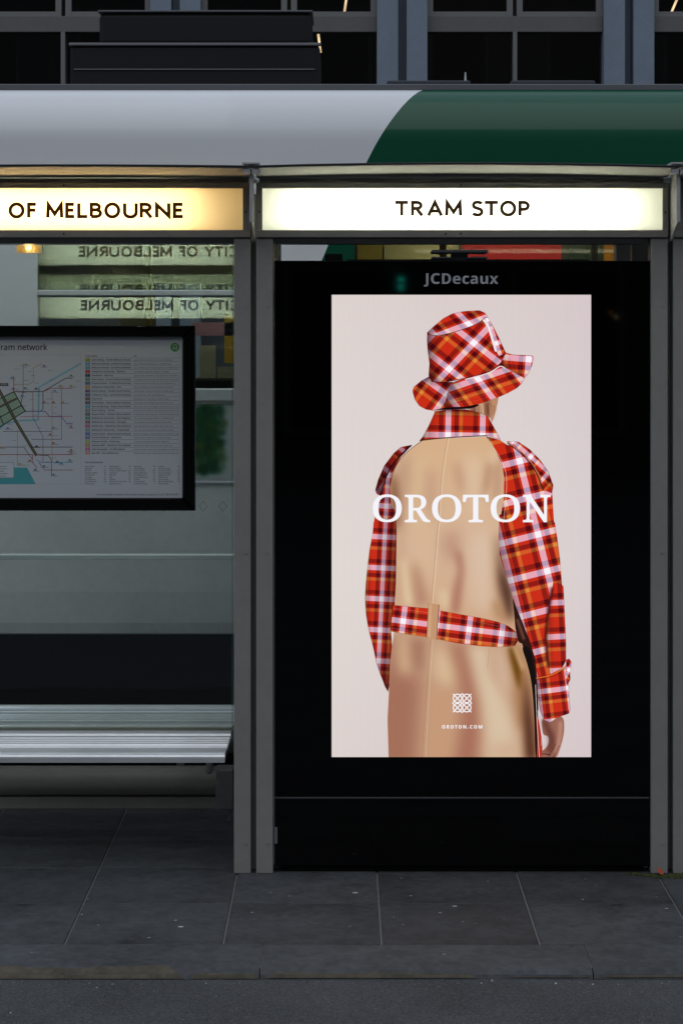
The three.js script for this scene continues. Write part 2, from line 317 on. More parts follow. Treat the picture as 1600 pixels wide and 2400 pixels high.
{
  const fx0 = -0.285, fx1 = 1.157;
  shelterBay(-0.308, 1.177, 'tram shelter bay with white lit sign reading TRAM STOP over the advertising panel', {
    fx0, fx1, front: shift(tram, fx0), rear: shift(tram, fx0), ty: 0.052, ink: 'rgb(26,17,11)', sheet: [0.80, 0.80, 0.72], glow: [0.24, 0.25, 0.17], noRear: true, tubeGlow: [23, 23.7, 20.5], light: [1, 1, 0.88], lightPower: 0.02, tube: [0.08, 0.105], arch: 0.011,
    faceLabel: ['lit white sign face printed TRAM STOP', 'lit white sign face seen from under the roof'], screws: [[-0.296, 2.39], [1.166, 2.388], [0.43, 2.486], [0.43, 2.311], [0.375, 2.311]],
  });
  const l0 = -1.595, l1 = -0.355;
  shelterBay(-1.622, -0.327, 'tram shelter bay with warm lit sign reading OF MELBOURNE over the route map', {
    fx0: l0, fx1: l1, front: shift(city, l0), rear: city.map(([c, a, b]) => [c, a - l0 + 0.005, b - l0 + 0.005]), ty: 0.045, ink: 'rgb(26,15,6)', sheet: [0.86, 0.68, 0.40], glow: [0.32, 0.18, 0.05], rearSheet: [0.66, 0.84, 0.86], rearGlow: [0.3, 0.33, 0.25], tubeGlow: [28, 24, 18], light: [1, 0.74, 0.42], lightPower: 0.02, tube: [0.05, 0.185], arch: 0.004,
    faceLabel: ['lit cream sign face printed CITY OF MELBOURNE, amber at its end', 'lit cream sign face seen from under the roof'], screws: [[-0.345, 2.39], [-1.0, 2.486], [-1.0, 2.311]],
  });
  shelterBay(1.196, 2.681, 'tram shelter bay past the advertising panel, its end post beside the bracket', {
    fx0: 1.24, fx1: 2.66, front: [], rear: [], ty: 0.05, ink: '#333', sheet: [0.80, 0.80, 0.72], glow: [0.24, 0.25, 0.17], noRear: true, tubeGlow: [23, 23.7, 20.5], light: [1, 1, 0.88], lightPower: 0.02, tube: [0.30, 0.3], arch: 0.008,
    faceLabel: ['lit white sign face of the end bay', 'lit white sign face seen from under the roof'], screws: [],
  });
  // brackets between the bays
  for (const [x, lab] of [[-0.3175, 'grey roof bracket fin between the cream sign and the white sign'], [1.1865, 'grey roof bracket fin at the far end of the white sign']]) {
    const b = thing('roof_bracket', lab, 'bracket', [x, 0, 0], 'brackets between the shelter bays');
    const fin = new THREE.ExtrudeGeometry(new THREE.Shape([[0, 2.285], [0.02, 2.285], [0.165, 2.345], [0.165, 2.53], [0, 2.53]].map((p) => new THREE.Vector2(...p))), { depth: 0.006, bevelEnabled: false });
    fin.rotateY(-Math.PI / 2); fin.translate(0.003, 0, 0.0015);                  // (z,y,t) -> x = -t
    mesh('fin', metreUV(fin), mat.bracket, b);
    mesh('front_flange', box(-0.0065, 0.0065, 2.345, 2.531, 0.1655, 0.172), mat.bracket, b);
    mesh('top_flange', box(-0.03, 0.03, 2.5455, 2.552, 0.0, 0.205, 0.001), mat.bracket, b);
    mesh('corner_lug', box(-0.028, -0.0035, 2.512, 2.5305, 0.172, 0.196), mat.bracket, b);
    mesh('corner_lug', box(0.0035, 0.028, 2.512, 2.5305, 0.172, 0.196), mat.bracket, b);
    mesh('joint_strip', box(-0.0092, 0.0092, 0.0, 2.284, -0.10, -0.088), mat.post, b);
  }
}
// glass wall of the map bay, in the middle of the shelter
{
  const t = thing('glass_wall', 'greenish glass wall behind the bench and the route map', 'glass');
  const p = mesh('pane', box(-1.55, -0.4215, 0.335, 2.47, -0.560, -0.548), mat.glass, t);
  mesh('pane_edge', box(-0.4213, -0.4195, 0.335, 2.47, -0.5605, -0.5475), mat.glassEdge, p);
  mesh('leaning_rail', box(-1.56, -0.39, 1.078, 1.100, -0.615, -0.572, 0.006), mat.alu, t);
  
  const dia = new THREE.Shape([[0, 0.021], [0.0165, 0], [0, -0.021], [-0.0165, 0]].map((q) => new THREE.Vector2(...q)));
  dia.holes.push(new THREE.Path([[0, 0.0185], [-0.0145, 0], [0, -0.0185], [0.0145, 0]].map((q) => new THREE.Vector2(...q))));
  const dg = new THREE.ExtrudeGeometry(dia, { depth: 0.0008, bevelEnabled: false });
  for (let i = 0; i < 14; i++) mesh('etched_diamond', dg, mat.etch, p).position.set(-0.457 - 0.0757 * i, 1.287, -0.5476);
}
// warm downlight under the sign of the map bay
{
  const t = thing('shelter_downlight', 'small warm downlight under the cream lit sign', 'lamp', [-1.167, 2.282, -0.28]);
  mesh('fitting', box(-0.045, 0.045, 0.003, 0.018, -0.03, 0.03, 0.004), mat.aluDull, t);
  mesh('lamp_glow', new THREE.SphereGeometry(0.011, 14, 10), new THREE.MeshStandardMaterial({ color: 0xffffff, emissive: lin(4, 2.9, 1.4) }), t).position.y = -0.010;
  mesh('added_hood', box(-0.045, 0.045, -0.030, 0.002, -0.034, -0.0275, 0.002), mat.aluDull, t);  // added plate, stops the lamp from reflecting in the panes behind
  mesh('lens', box(-0.042, 0.042, -0.026, -0.001, -0.026, 0.026, 0.003), M(0.9, 0.8, 0.55, 0.08, 0, { transmission: 0.9, thickness: 0 }), t);
  const L = new THREE.PointLight(lin(1, 0.75, 0.4), 0.02); L.position.y = -0.010; t.add(L);
}

// ------------------------------------------------------------------ benches
function bench(name, label, z0, dir) {                      // ribbed aluminium planks; dir +1 nose to +z
  const t = thing(name, label, 'bench', [0, 0, z0], 'benches back to back in the shelter'), x0 = -1.60, x1 = -0.421, Y = 0.43;
  const P = (pts) => { const q = pts.map(([z, y]) => [dir * z, Y + y]); return extrudeX(q, x0, x1); };
  const slat = (a, b, h, drop = 0.022) => P([[a, -drop], [a, h - 0.003], [a + 0.003, h], [b - 0.011, h], [b - 0.0075, h - 0.0008], [b - 0.0045, h - 0.0026], [b - 0.002, h - 0.0055], [b - 0.0005, h - 0.009], [b, h - 0.013], [b, -drop]]);
  for (const [a, b, h] of [[-0.487, -0.424, 0], [-0.374, -0.340, 0.001], [-0.317, -0.294, 0.001], [-0.274, -0.252, 0.001], [-0.234, -0.212, 0.001]]) mesh('slat', slat(a, b, h), mat.alu, t);
  mesh('slat', P([[-0.172, -0.022], [-0.172, -0.002], [-0.168, 0.001], [-0.160, 0.001], [-0.156, -0.003], [-0.060, -0.003], [-0.055, 0.002], [-0.046, 0.004], [-0.024, 0.004], [-0.017, 0.0028], [-0.011, 0.0002], [-0.0065, -0.0035], [-0.004, -0.008], [-0.003, -0.013], [-0.006, -0.030], [-0.010, -0.028], [-0.04, -0.024]]), mat.alu, t);
  mesh('back_rail', dir > 0 ? box(x0 + 0.005, x1 - 0.005, Y - 0.034, Y - 0.003, -0.506, -0.491, 0.002) : box(x0 + 0.005, x1 - 0.005, Y - 0.034, Y - 0.003, 0.491, 0.506, 0.002), mat.tube, t);
  for (const x of [-0.60, -1.40]) mesh('support_arm', merge(box(x, x + 0.028, Y - 0.052, Y - 0.028, dir > 0 ? -0.46 : 0.06, dir > 0 ? -0.06 : 0.46, 0.004), rod([x + 0.014, Y - 0.07, dir * -0.44], [x + 0.014, Y - 0.028, dir * -0.44], 0.016)
    .toNonIndexed()), mat.aluDull, t);
  return t;
}
bench('aluminium_bench', 'ribbed aluminium bench on the road side of the glass wall', -0.012, 1);
bench('aluminium_bench', 'ribbed aluminium bench behind the glass wall, facing the tram', -1.096, -1);
{
  const t = thing('bench_beam', 'round grey steel beam carrying the benches, bolted to the post', 'beam');
  mesh('pipe', rod([-1.56, 0.228, -0.555], [-0.47, 0.228, -0.555], 0.056, 32), mat.tube, t);
  mesh('lower_rail', box(-1.56, -0.475, 0.120, 0.169, -0.59, -0.53, 0.006), mat.tube, t);
  mesh('end_plate', box(-0.482, -0.416, 0.125, 0.278, -0.61, -0.50, 0.004), mat.post, t);
  mesh('clamp', merge(box(-0.520, -0.497, 0.262, 0.372, -0.575, -0.505, 0.008)), mat.aluDull, t);
  mesh('clamp', merge(box(-1.42, -1.397, 0.262, 0.372, -0.575, -0.505, 0.008)), mat.aluDull, t);
  mesh('conduit', box(-0.436, -0.424, 0.075, 0.124, -0.56, -0.54, 0.002), mat.post, t);
}

// ------------------------------------------------------------------ route map case
const mapTex = paint(2048, 1440, (x, W, H) => {
  // local units: millimetres of an 877 x 617 sheet, origin top left
  const k = W / 877; x.scale(k, k); x.fillStyle = '#eeeef1'; x.fillRect(0, 0, 877, 617);
  const R = 877, U = (zx) => R - (1455 - zx) * 0.4805, V = (zy) => (zy - 112) * 0.4815;   // sheet position of a detail
  const line = (col, w, pts, a = 1) => { x.globalAlpha = a; x.strokeStyle = col; x.lineWidth = w; x.lineJoin = 'round'; x.beginPath(); pts.forEach(([p, q], i) => (i ? x.lineTo(U(p), V(q)) : x.moveTo(U(p), V(q)))); x.stroke(); x.globalAlpha = 1; };
  const poly = (col, pts) => { x.fillStyle = col; x.beginPath(); pts.forEach(([p, q], i) => (i ? x.lineTo(U(p), V(q)) : x.moveTo(U(p), V(q)))); x.fill(); };
  const txt = (s, p, q, size, col = '#333', w, al = 'left', bold = false) => { x.fillStyle = col; x.font = `${bold ? 'bold ' : ''}${size}px sans-serif`; x.textAlign = al; x.textBaseline = 'middle'; x.fillText(s, U(p), V(q), w); };
  txt('Tram network', 375, 190, 31, '#2b2b2e', undefined, 'right', false); x.strokeStyle = '#2b2b2e'; x.lineWidth = 0.9; x.strokeText('Tram network', U(375), V(190));
  x.strokeStyle = '#c3c3c8'; x.lineWidth = 0.8; x.strokeRect(U(-360), V(250), (645 + 360) * 0.4805, 1032 * 0.4815);
  // water, city block, bay
  line('#8fd6dc', 7, [[645, 320], [310, 510], [305, 770], [165, 775], [40, 800], [-60, 900], [-200, 930]], 0.85);
  poly('#5fbfc4', [[112, 1150], [215, 1150], [285, 1283], [-358, 1283], [-358, 1180]]);
  poly('#b9d2b4', [[-120, 660], [110, 545], [200, 700], [-40, 850]]);
  for (const [a, b] of [[[-120, 660], [110, 545]], [[-90, 715], [140, 600]], [[-65, 785], [170, 655]], [[-40, 850], [200, 700]], [[110, 545], [200, 700]], [[30, 585], [120, 750]], [[-50, 625], [30, 810]]]) line('#3e463e', 4, [a, b]);
  line('#8a3b2e', 3, [[-120, 720], [130, 595]]);
  line('#4b5344', 11, [[-40, 470], [120, 770], [290, 1055]]); line('#a08d52', 3, [[-38, 474], [122, 770], [288, 1052]]);
  line('#2e9e6b', 2, [[185, 320], [185, 545]]); line('#d8a25c', 2, [[335, 320], [265, 358], [265, 465], [230, 487], [110, 487]]); line('#c8323a', 2.6, [[110, 420], [110, 545], [210, 550]]);
  line('#25262e', 2.6, [[110, 545], [340, 545], [525, 437], [578, 437]]); line('#c0453a', 2.2, [[345, 545], [405, 518], [578, 518]]); line('#25262e', 2.6, [[342, 548], [342, 680], [325, 702], [200, 702], [165, 650], [185, 545]]);
  line('#55565c', 1.8, [[262, 550], [262, 750], [342, 905], [342, 1110]]); line('#c9a442', 1.8, [[415, 530], [415, 1100]]); line('#66676d', 1.8, [[490, 520], [490, 925]]);
  line('#5b5fae', 2.4, [[200, 702], [360, 702], [395, 745], [490, 745], [530, 800], [578, 803]]); line('#d2446b', 1.8, [[160, 745], [345, 742], [575, 742]]);
  line('#4a4b50', 1.8, [[25, 862], [412, 862]]); line('#4a4b50', 1.8, [[250, 925], [490, 925]]); line('#29355e', 2.2, [[-300, 987], [190, 987], [260, 1090]]); line('#1f2125', 2.2, [[245, 987], [578, 987]]);
  line('#b8344e', 2.4, [[-300, 1047], [260, 1047], [255, 1105], [295, 1155]]); line('#c03a3e', 2.4, [[285, 1047], [578, 1047]]); line('#2f6b45', 2.4, [[290, 1050], [385, 1055], [410, 1095], [410, 1215]]);
  line('#3aa6cf', 2.2, [[290, 1085], [325, 1110], [578, 1110]]); line('#93423c', 2.2, [[310, 1110], [355, 1170], [578, 1170]]); line('#a6ae3c', 1.8, [[138, 850], [138, 1130], [235, 1132]]);
  const S = ['#2e9e6b', '#d0404a', '#333', '#c9a442', '#5b5fae', '#c0453a', '#3aa6cf'];
  for (const [p, q] of [[205, 327], [95, 433], [350, 338], [565, 415], [565, 497], [350, 627], [287, 520], [435, 538], [175, 575], [425, 628], [500, 628], [425, 955], [565, 825], [398, 885], [565, 1010], [565, 1028], [555, 1090], [455, 1103], [488, 1118], [235, 1095], [350, 1138], [425, 1207], [155, 1120], [280, 1168], [290, 980], [480, 497], [10, 990], [425, 832], [60, 835], [105, 520], [200, 515]])
    { x.fillStyle = S[Math.floor(rnd() * 7)]; x.fillRect(U(p) - 4, V(q) - 2.6, 9, 5.2); x.fillStyle = '#6a6a70'; x.fillRect(U(p) - 10, V(q) + 4.5, 20 + 12 * rnd(), 1.5); }
  for (let i = 0; i < 46; i++) { x.fillStyle = '#8b8b92'; x.fillRect(U(-340 + 950 * rnd()), V(300 + 820 * rnd()), 9 + 16 * rnd(), 1.3); }
  x.fillStyle = '#5c3b2c'; ['#7ab648', '#c9a442', '#c0453a', '#2e9e6b', '#3aa6cf', '#93423c'].forEach((c, i) => { x.fillStyle = c; x.fillRect(U(-40 + 18 * i), V(475), 7.5, 8); x.fillStyle = '#444'; x.fillRect(U(-40 + 18 * i), V(492), 7.5, 4); });
  x.fillStyle = '#f4f4f6'; x.fillRect(U(-140), V(1110), 250 * 0.48, 122 * 0.48); x.strokeStyle = '#aaa'; x.strokeRect(U(-140), V(1110), 250 * 0.48, 122 * 0.48);
  for (let i = 0; i < 5; i++) { x.fillStyle = '#777'; x.fillRect(U(-60), V(1140 + 19 * i), 40 + 20 * rnd(), 1.8); x.fillStyle = S[i]; x.fillRect(U(-120), V(1140 + 19 * i), 18, 2); }
  // index of routes
  txt('Tram routes', 680, 260, 7.6, '#333', undefined, 'left', true); txt('Via', 1065, 260, 7.6, '#333', undefined, 'left', true);
  const routes = [['1', '#b5bd00', 'East Coburg – South Melbourne Beach', 'Lygon Street, Brunswick, City, South Melbourne'], ['3', '#79b9dc', 'Melbourne University – East Malvern (weekdays)', 'City, St Kilda Road, Balaclava, Caulfield North'], ['3a', '#4fb7c4', 'Melbourne University – East Malvern (weekends)', 'City, St Kilda Road, St Kilda, Balaclava, Caulfield North'], ['5', '#d22630', 'Melbourne University – Malvern', 'City, Dandenong Road, Windsor, Armadale'], ['6', '#1f2a44', 'Moreland – Glen Iris', 'Lygon Street, Brunswick, City, High Street, Armadale'],
    ['11', '#6aa87a', 'West Preston – Victoria Harbour Docklands', 'St Georges Road, Northcote, Brunswick Street, Fitzroy, City'], ['12', '#2f6f78', 'Victoria Gardens – St Kilda (Fitzroy Street)', 'Victoria Street, Richmond, City, South Melbourne'], ['16', '#f0a81e', 'Melbourne University – Kew', 'City, St Kilda Beach, Glenferrie Road, Hawthorn'], ['19', '#7d3a76', 'North Coburg – Flinders Street Station', 'Sydney Road, Coburg, Brunswick, Parkville, City'], ['30', '#4d4f8f', 'St Vincent’s Plaza – Central Pier Docklands', 'La Trobe Street, City, East Melbourne'],
    ['35', '#6b4a2d', 'City Circle', 'Docklands, La Trobe Street, Flinders Street'], ['48', '#3b3b33', 'North Balwyn – Victoria Harbour Docklands', 'High Street, Kew, Bridge Road, Richmond, City'], ['57', '#45b7cb', 'West Maribyrnong – Flinders Street Station', 'Racecourse Road, Flemington, North Melbourne, City'], ['58', '#8a8d8f', 'West Coburg – Toorak', 'Brunswick West, Parkville, City, Domain Road, South Yarra'], ['59', '#3f6b4a', 'Airport West – Flinders Street Station', 'Mt Alexander Road, Essendon, Ascot Vale, Parkville, City'],
    ['64', '#1f9a72', 'Melbourne University – East Brighton', 'City, Dandenong Road, Windsor, Caulfield North'], ['67', '#9a5a55', 'Melbourne University – Carnegie', 'City, Balaclava, Glenhuntly Road, Elsternwick'], ['70', '#e04e8a', 'Wattle Park – Waterfront City Docklands', 'Riversdale Road, Surrey Hills, Swan Street, City'], ['72', '#8fae98', 'Melbourne University – Camberwell', 'City, Commercial Road, Prahran, Malvern Road'], ['75', '#4f74c0', 'Vermont South – Etihad Stadium Docklands', 'Burwood Highway, Camberwell Road, Hawthorn, City'],
    ['78', '#7a72b8', 'North Richmond – Balaclava', 'Chapel Street, South Yarra, Prahran, Windsor'], ['82', '#a7c92f', 'Moonee Ponds – Footscray', 'Union Road, Maribyrnong Road, Highpoint'], ['86', '#d6951c', 'Bundoora RMIT – Waterfront City Docklands', 'Plenty Road, High Street, Gertrude Street, City'], ['96', '#e0529c', 'East Brunswick – St Kilda Beach', 'Nicholson Street, Carlton, City, South Melbourne, Albert Park'], ['109', '#ef8a5a', 'Box Hill – Port Melbourne', 'Whitehorse Road, Kew, Victoria Parade, City, South Melbourne']];
  routes.forEach(([n, c, a, b], i) => {
    const y = 291 + 31 * i; x.strokeStyle = '#6e6e76'; x.lineWidth = 1; x.beginPath(); x.moveTo(U(675), V(y - 15.5)); x.lineTo(U(1425), V(y - 15.5)); x.stroke();
    x.fillStyle = c; x.fillRect(U(680), V(y) - 5.2, 18, 10.4); txt(n, 699, y, 6.5, '#fff', undefined, 'center', true);
    txt(a, 730, y, 8.4, '#26262a', 150, 'left', true); txt(b, 1065, y, 7.2, '#38383d', 172);
  });
  txt('Tram destinations', 675, 1110, 8, '#333', undefined, 'left', true);
  const dest = ['Airport West', 'Balaclava', 'Box Hill', 'Bundoora RMIT', 'Camberwell', 'Carnegie', 'East Brighton', 'East Brunswick', 'East Coburg', 'East Malvern', 'Etihad Stadium', 'Flinders Street Station', 'Footscray', 'Glen Iris', 'Kew', 'Malvern', 'Melbourne University', 'Moonee Ponds', 'Moreland', 'North Balwyn', 'North Coburg', 'North Richmond', 'Port Melbourne', 'South Melbourne', 'St Kilda', 'St Kilda Beach', 'St Vincent’s Plaza', 'Toorak', 'Vermont South', 'Victoria Gardens', 'Victoria Harbour', 'Waterfront City', 'Wattle Park', 'West Coburg', 'West Maribyrnong', 'West Preston'];
  dest.forEach((d, i) => { const c = Math.floor(i / 9), y = 1142 + 17.2 * (i % 9); txt(d, 675 + 195 * c, y, 6.8, '#222226', 70); txt(String([59, 3, 109, 86, 72, 67, 64, 96, 1][i % 9]), 845 + 195 * c, y, 6.8, '#222226', undefined, 'right'); });
  txt('For more public transport information visit ptv.vic.gov.au or call 1800 800 007', 1422, 1366, 9, '#3a3a3e', 326, 'right');
  x.fillStyle = '#3f9a3a'; x.beginPath(); x.arc(U(1393), V(190), 17, 0, 7); x.fill();
  x.strokeStyle = '#e8f3e8'; x.lineWidth = 2; x.beginPath(); x.roundRect(U(1393) - 7, V(190) - 9.5, 14, 16, 3); x.stroke(); x.beginPath(); x.moveTo(U(1393) - 7, V(190) + 1); x.lineTo(U(1393) + 7, V(190) + 1); x.moveTo(U(1393) - 5, V(190) + 7); x.lineTo(U(1393) - 8, V(190) + 11); x.moveTo(U(1393) + 5, V(190) + 7); x.lineTo(U(1393) + 8, V(190) + 11); x.stroke();
});
{
  const X1 = -0.561, X0 = -1.540, Y0 = 1.273, Y1 = 1.983, f = 0.0485, z0 = -0.546, z1 = -0.497;
  const t = thing('route_map_case', 'black framed tram network map hung on the glass wall', 'map');
  const bar = (pts) => extrudeZ(pts, z0, z1, 0.006);
  mesh('frame', bar([[X0, Y1], [X1, Y1], [X1 - f, Y1 - 0.045], [X0 + f, Y1 - 0.045]].reverse()), mat.blackFrame, t);
  mesh('frame', bar([[X0, Y0], [X1, Y0], [X1 - f, Y0 + f], [X0 + f, Y0 + f]]), mat.blackFrame, t);
  mesh('frame', bar([[X1, Y0 + 0.001], [X1, Y1 - 0.001], [X1 - f, Y1 - 0.046], [X1 - f, Y0 + f + 0.001]]), mat.blackFrame, t);
  mesh('frame', bar([[X0, Y0 + 0.001], [X0 + f, Y0 + f + 0.001], [X0 + f, Y1 - 0.046], [X0, Y1 - 0.001]]), mat.blackFrame, t);
  const g = new THREE.PlaneGeometry(0.880, 0.617); g.translate(X1 - f - 0.440, 1.6295, -0.520);
  mesh('map_sheet', g, new THREE.MeshPhysicalMaterial({ color: lin(0.9, 0.9, 0.92), map: mapTex, roughness: 0.6 }), t, 'printed tram network map with coloured lines and a route list');
  mesh('back_board', box(X0 + 0.01, X1 - 0.01, Y0 + 0.01, Y1 - 0.01, -0.5455, -0.525), mat.black, t);
  const cg = new THREE.PlaneGeometry(0.879, 0.617); cg.translate(X1 - f - 0.440, 1.6295, -0.510);
  mesh('cover_glass', cg, M(0.93, 0.95, 0.95, 0.03, 0, { transmission: 1, thickness: 0, ior: 1.45 }), t);
}

// ------------------------------------------------------------------ advertising screen
const adTex = paint(1037, 1850, (x, W, H) => {
  const K = 1.7; x.scale(K, K); const w = 610, h = 1088;
  const A = ([a, b]) => [a * 0.4082 - 17, b * 0.4082 - 10], B = ([a, b]) => [a * 0.4082 - 17, b * 0.4082 + 510], Hh = ([a, b]) => [a * 0.2168 + 163, b * 0.2168 + 10];
  let bg = x.createLinearGradient(0, 0, 0, h); bg.addColorStop(0, '#dccfcd'); bg.addColorStop(0.25, '#dfd5d4'); bg.addColorStop(0.6, '#e2d9d5'); bg.addColorStop(1, '#dbcdcc'); x.fillStyle = bg; x.fillRect(0, 0, w, h);
  bg = x.createLinearGradient(0, 0, w, 0); bg.addColorStop(0, 'rgba(227,218,213,0.5)'); bg.addColorStop(0.5, 'rgba(225,215,212,0)'); bg.addColorStop(1, 'rgba(210,194,202,0.4)'); x.fillStyle = bg; x.fillRect(0, 0, w, h);
  const path = (pts, smooth = true) => { // smooth closed outline through the points
    x.beginPath(); const n = pts.length;
    if (!smooth) { pts.forEach((p, i) => (i ? x.lineTo(...p) : x.moveTo(...p))); x.closePath(); return; }
    for (let i = 0; i < n; i++) { const a = pts[i], b = pts[(i + 1) % n], m = [(a[0] + b[0]) / 2, (a[1] + b[1]) / 2]; if (!i) x.moveTo(...m); else x.quadraticCurveTo(...a, ...m); }
    x.quadraticCurveTo(...pts[0], (pts[0][0] + pts[1][0]) / 2, (pts[0][1] + pts[1][1]) / 2); x.closePath();
  };
  const dense = (pts) => pts.flatMap((p, i) => { const q = pts[(i + 1) % pts.length]; return [p, [p[0] * 0.85 + q[0] * 0.15, p[1] * 0.85 + q[1] * 0.15], [p[0] * 0.15 + q[0] * 0.85, p[1] * 0.15 + q[1] * 0.85]]; });
  // woven plaid tile: each point is the mix of its warp and weft threads
  const TS = 192, tile = document.createElement('canvas'); tile.width = tile.height = TS;
  {
    const sett = [[62, 0], [34, 1], [45, 2], [11, 1], [36, 3], [113, 1], [49, 2], [25, 1]], C = [[250, 246, 253], [204, 44, 20], [84, 5, 12], [222, 142, 54]];
    const at = (v) => { v = ((v % 375) + 375) % 375; for (const [w0, c] of sett) { if (v < w0) return c; v -= w0; } return 0; };
    const c2 = tile.getContext('2d'), im = c2.createImageData(TS, TS);
    for (let j = 0; j < TS; j++) for (let i = 0; i < TS; i++) {
      const a = at(i / TS * 375), b = at(j / TS * 375), tw = ((i + j) % 4 < 2 ? 0.07 : -0.07), wa = 0.5 + tw + (a === 0 && b ? 0.12 : b === 0 && a ? -0.12 : 0);
      for (let k = 0; k < 3; k++) { let v = C[a][k] * wa + C[b][k] * (1 - wa); if (k === 2 && (a === 0) !== (b === 0)) v += 20; im.data[(j * TS + i) * 4 + k] = v; }
      im.data[(j * TS + i) * 4 + 3] = 255;
    }
    c2.putImageData(im, 0, 0);
  }
  const weave = x.createPattern(tile, 'repeat');
  function plaid(pts, [cx, cy], ang, unit, phx, phy, opt = {}) {
    x.save(); path(dense(pts)); x.clip(); x.fillStyle = '#c01b10'; x.fillRect(0, 0, w, h);
    x.translate(cx, cy); x.rotate(ang); if (opt.skew) x.transform(1, 0, opt.skew, 1, 0, 0); if (opt.sx) x.scale(opt.sx, opt.sy ?? 1);
    x.translate(phx, phy); x.scale(unit / TS, unit / TS); x.fillStyle = weave; x.fillRect(-3000, -3000, 6000, 6000);
    x.restore();
    if (opt.shade) shade(pts, opt.shade);
    x.save(); path(dense(pts)); x.strokeStyle = opt.edge ?? 'rgba(50,8,10,0.4)'; x.globalAlpha = 0.5; x.lineWidth = 0.8; x.stroke(); x.restore();
  }
  function shade(pts, list) { x.save(); path(dense(pts)); x.clip(); for (const [x0, y0, x1, y1, c0, c1] of list) { const g = x.createLinearGradient(x0, y0, x1, y1); g.addColorStop(0, c0); g.addColorStop(1, c1); x.fillStyle = g; x.fillRect(0, 0, w, h); } x.restore(); }
  function fold(pts, width, col, a) { // soft airbrushed stroke
    x.save(); x.lineCap = 'butt'; x.lineJoin = 'round'; x.strokeStyle = col; x.filter = `blur(${(width * 0.42 * K).toFixed(1)}px)`; x.globalAlpha = Math.min(1, a * 1.45); x.lineWidth = width * 0.75;
    x.beginPath(); x.moveTo(...pts[0]); for (let i = 1; i < pts.length - 1; i++) { const m = [(pts[i][0] + pts[i + 1][0]) / 2, (pts[i][1] + pts[i + 1][1]) / 2]; x.quadraticCurveTo(...pts[i], ...(i === pts.length - 2 ? pts[i + 1] : m)); } if (pts.length === 2) x.lineTo(...pts[1]); x.stroke();
    x.restore();
  }
  const curve = (pts, col, lw) => { x.save(); x.strokeStyle = col; x.lineWidth = lw; x.lineCap = 'round'; x.beginPath(); x.moveTo(...pts[0]); for (let i = 1; i < pts.length - 1; i++) { const last = i === pts.length - 2, m = last ? pts[i + 1] : [(pts[i][0] + pts[i + 1][0]) / 2, (pts[i][1] + pts[i + 1][1]) / 2]; x.quadraticCurveTo(...pts[i], ...m); } if (pts.length === 2) x.lineTo(...pts[1]); x.stroke(); x.restore(); };

  // hand below the right cuff
  x.fillStyle = '#9a6555'; path([[1250, 1180], [1375, 1170], [1384, 1250], [1372, 1320], [1352, 1385], [1335, 1425], [1240, 1425], [1243, 1385], [1272, 1370], [1292, 1340], [1292, 1293], [1262, 1293], [1254, 1260]].map(B)); x.fill();
  fold([[1262, 1200], [1290, 1260], [1320, 1330], [1290, 1390]].map(B), 14, '#4a221c', 0.6); fold([[1360, 1210], [1362, 1300], [1335, 1400]].map(B), 9, '#d9a795', 0.5); curve([[1330, 1340], [1312, 1380], [1290, 1412]].map(B), '#4a221c', 1.4); curve([[1352, 1350], [1338, 1390], [1316, 1420]].map(B), '#5a2c24', 1.2);
  curve([[1300, 1405], [1270, 1395], [1248, 1400]].map(B), '#3a1612', 2);
  // hair and loose strands
  x.fillStyle = '#b98a6b'; path(dense([[720, 1130], [1060, 1055], [1050, 1120], [1032, 1200], [1008, 1285], [984, 1345], [972, 1290], [945, 1282], [900, 1250], [740, 1220]].map(Hh))); x.fill();
  fold([[780, 1170], [800, 1240]].map(Hh), 16, '#5b2f2a', 0.9); fold([[870, 1130], [880, 1250]].map(Hh), 6, '#e8c9a8', 0.9); fold([[935, 1110], [945, 1280]].map(Hh), 12, '#5a2d20', 0.9); fold([[1010, 1090], [1000, 1200], [985, 1300]].map(Hh), 7, '#c98f66', 0.8);
  for (let i = 0; i < 14; i++) { const q = 720 + 24 * i; curve([[q, 1150], [q + 10, 1200], [q + 4, 1260]].map(Hh), ['#3d1c18', '#d8b08c', '#7b4a38'][i % 3], 0.7); }
  curve([[1120, 1040], [1150, 1120], [1150, 1230], [1125, 1330], [1090, 1395]].map(Hh), '#e9d3c6', 0.9);
  x.fillStyle = '#d8a98c'; path([[345, 1195], [400, 1200], [380, 1250], [362, 1240]].map(Hh)); x.fill();

  // left sleeve
  const lsl = [...[[505, 890], [440, 903], [398, 940], [345, 1010], [310, 1090], [293, 1150], [300, 1172], [325, 1185], [300, 1250], [285, 1340]].map(A), ...[[284, 60], [278, 130], [260, 220], [247, 330], [238, 420], [234, 500], [239, 590], [254, 680], [275, 760], [288, 815], [298, 870], [318, 930], [335, 972], [350, 1012], [366, 1040], [374, 1000], [378, 900], [390, 800], [384, 700], [388, 620], [405, 540], [412, 400], [416, 130], [412, 0]].map(B), ...[[395, 1240], [380, 1120], [400, 1030], [440, 960]].map(A)];
  plaid(lsl, B([350, 150]), 0.05, 73, -7, -7, { sx: 0.8, shade: [[...B([290, 0]), ...B([415, 0]), 'rgba(30,0,8,0)', 'rgba(30,0,8,0.5)'], [...B([235, 0]), ...B([275, 0]), 'rgba(30,0,8,0.35)', 'rgba(30,0,8,0)'], [0, 930, 0, 830, 'rgba(30,0,8,0.5)', 'rgba(30,0,8,0)']] });
  plaid([[500, 892], [440, 903], [398, 940], [345, 1010], [310, 1090], [295, 1150], [305, 1172], [330, 1178], [345, 1100], [385, 1020], [440, 950]].map(A), A([380, 1010]), 0.7, 60, 12, 9, { shade: [[...A([300, 0]), ...A([460, 0]), 'rgba(20,0,8,0.65)', 'rgba(20,0,8,0.25)']] });
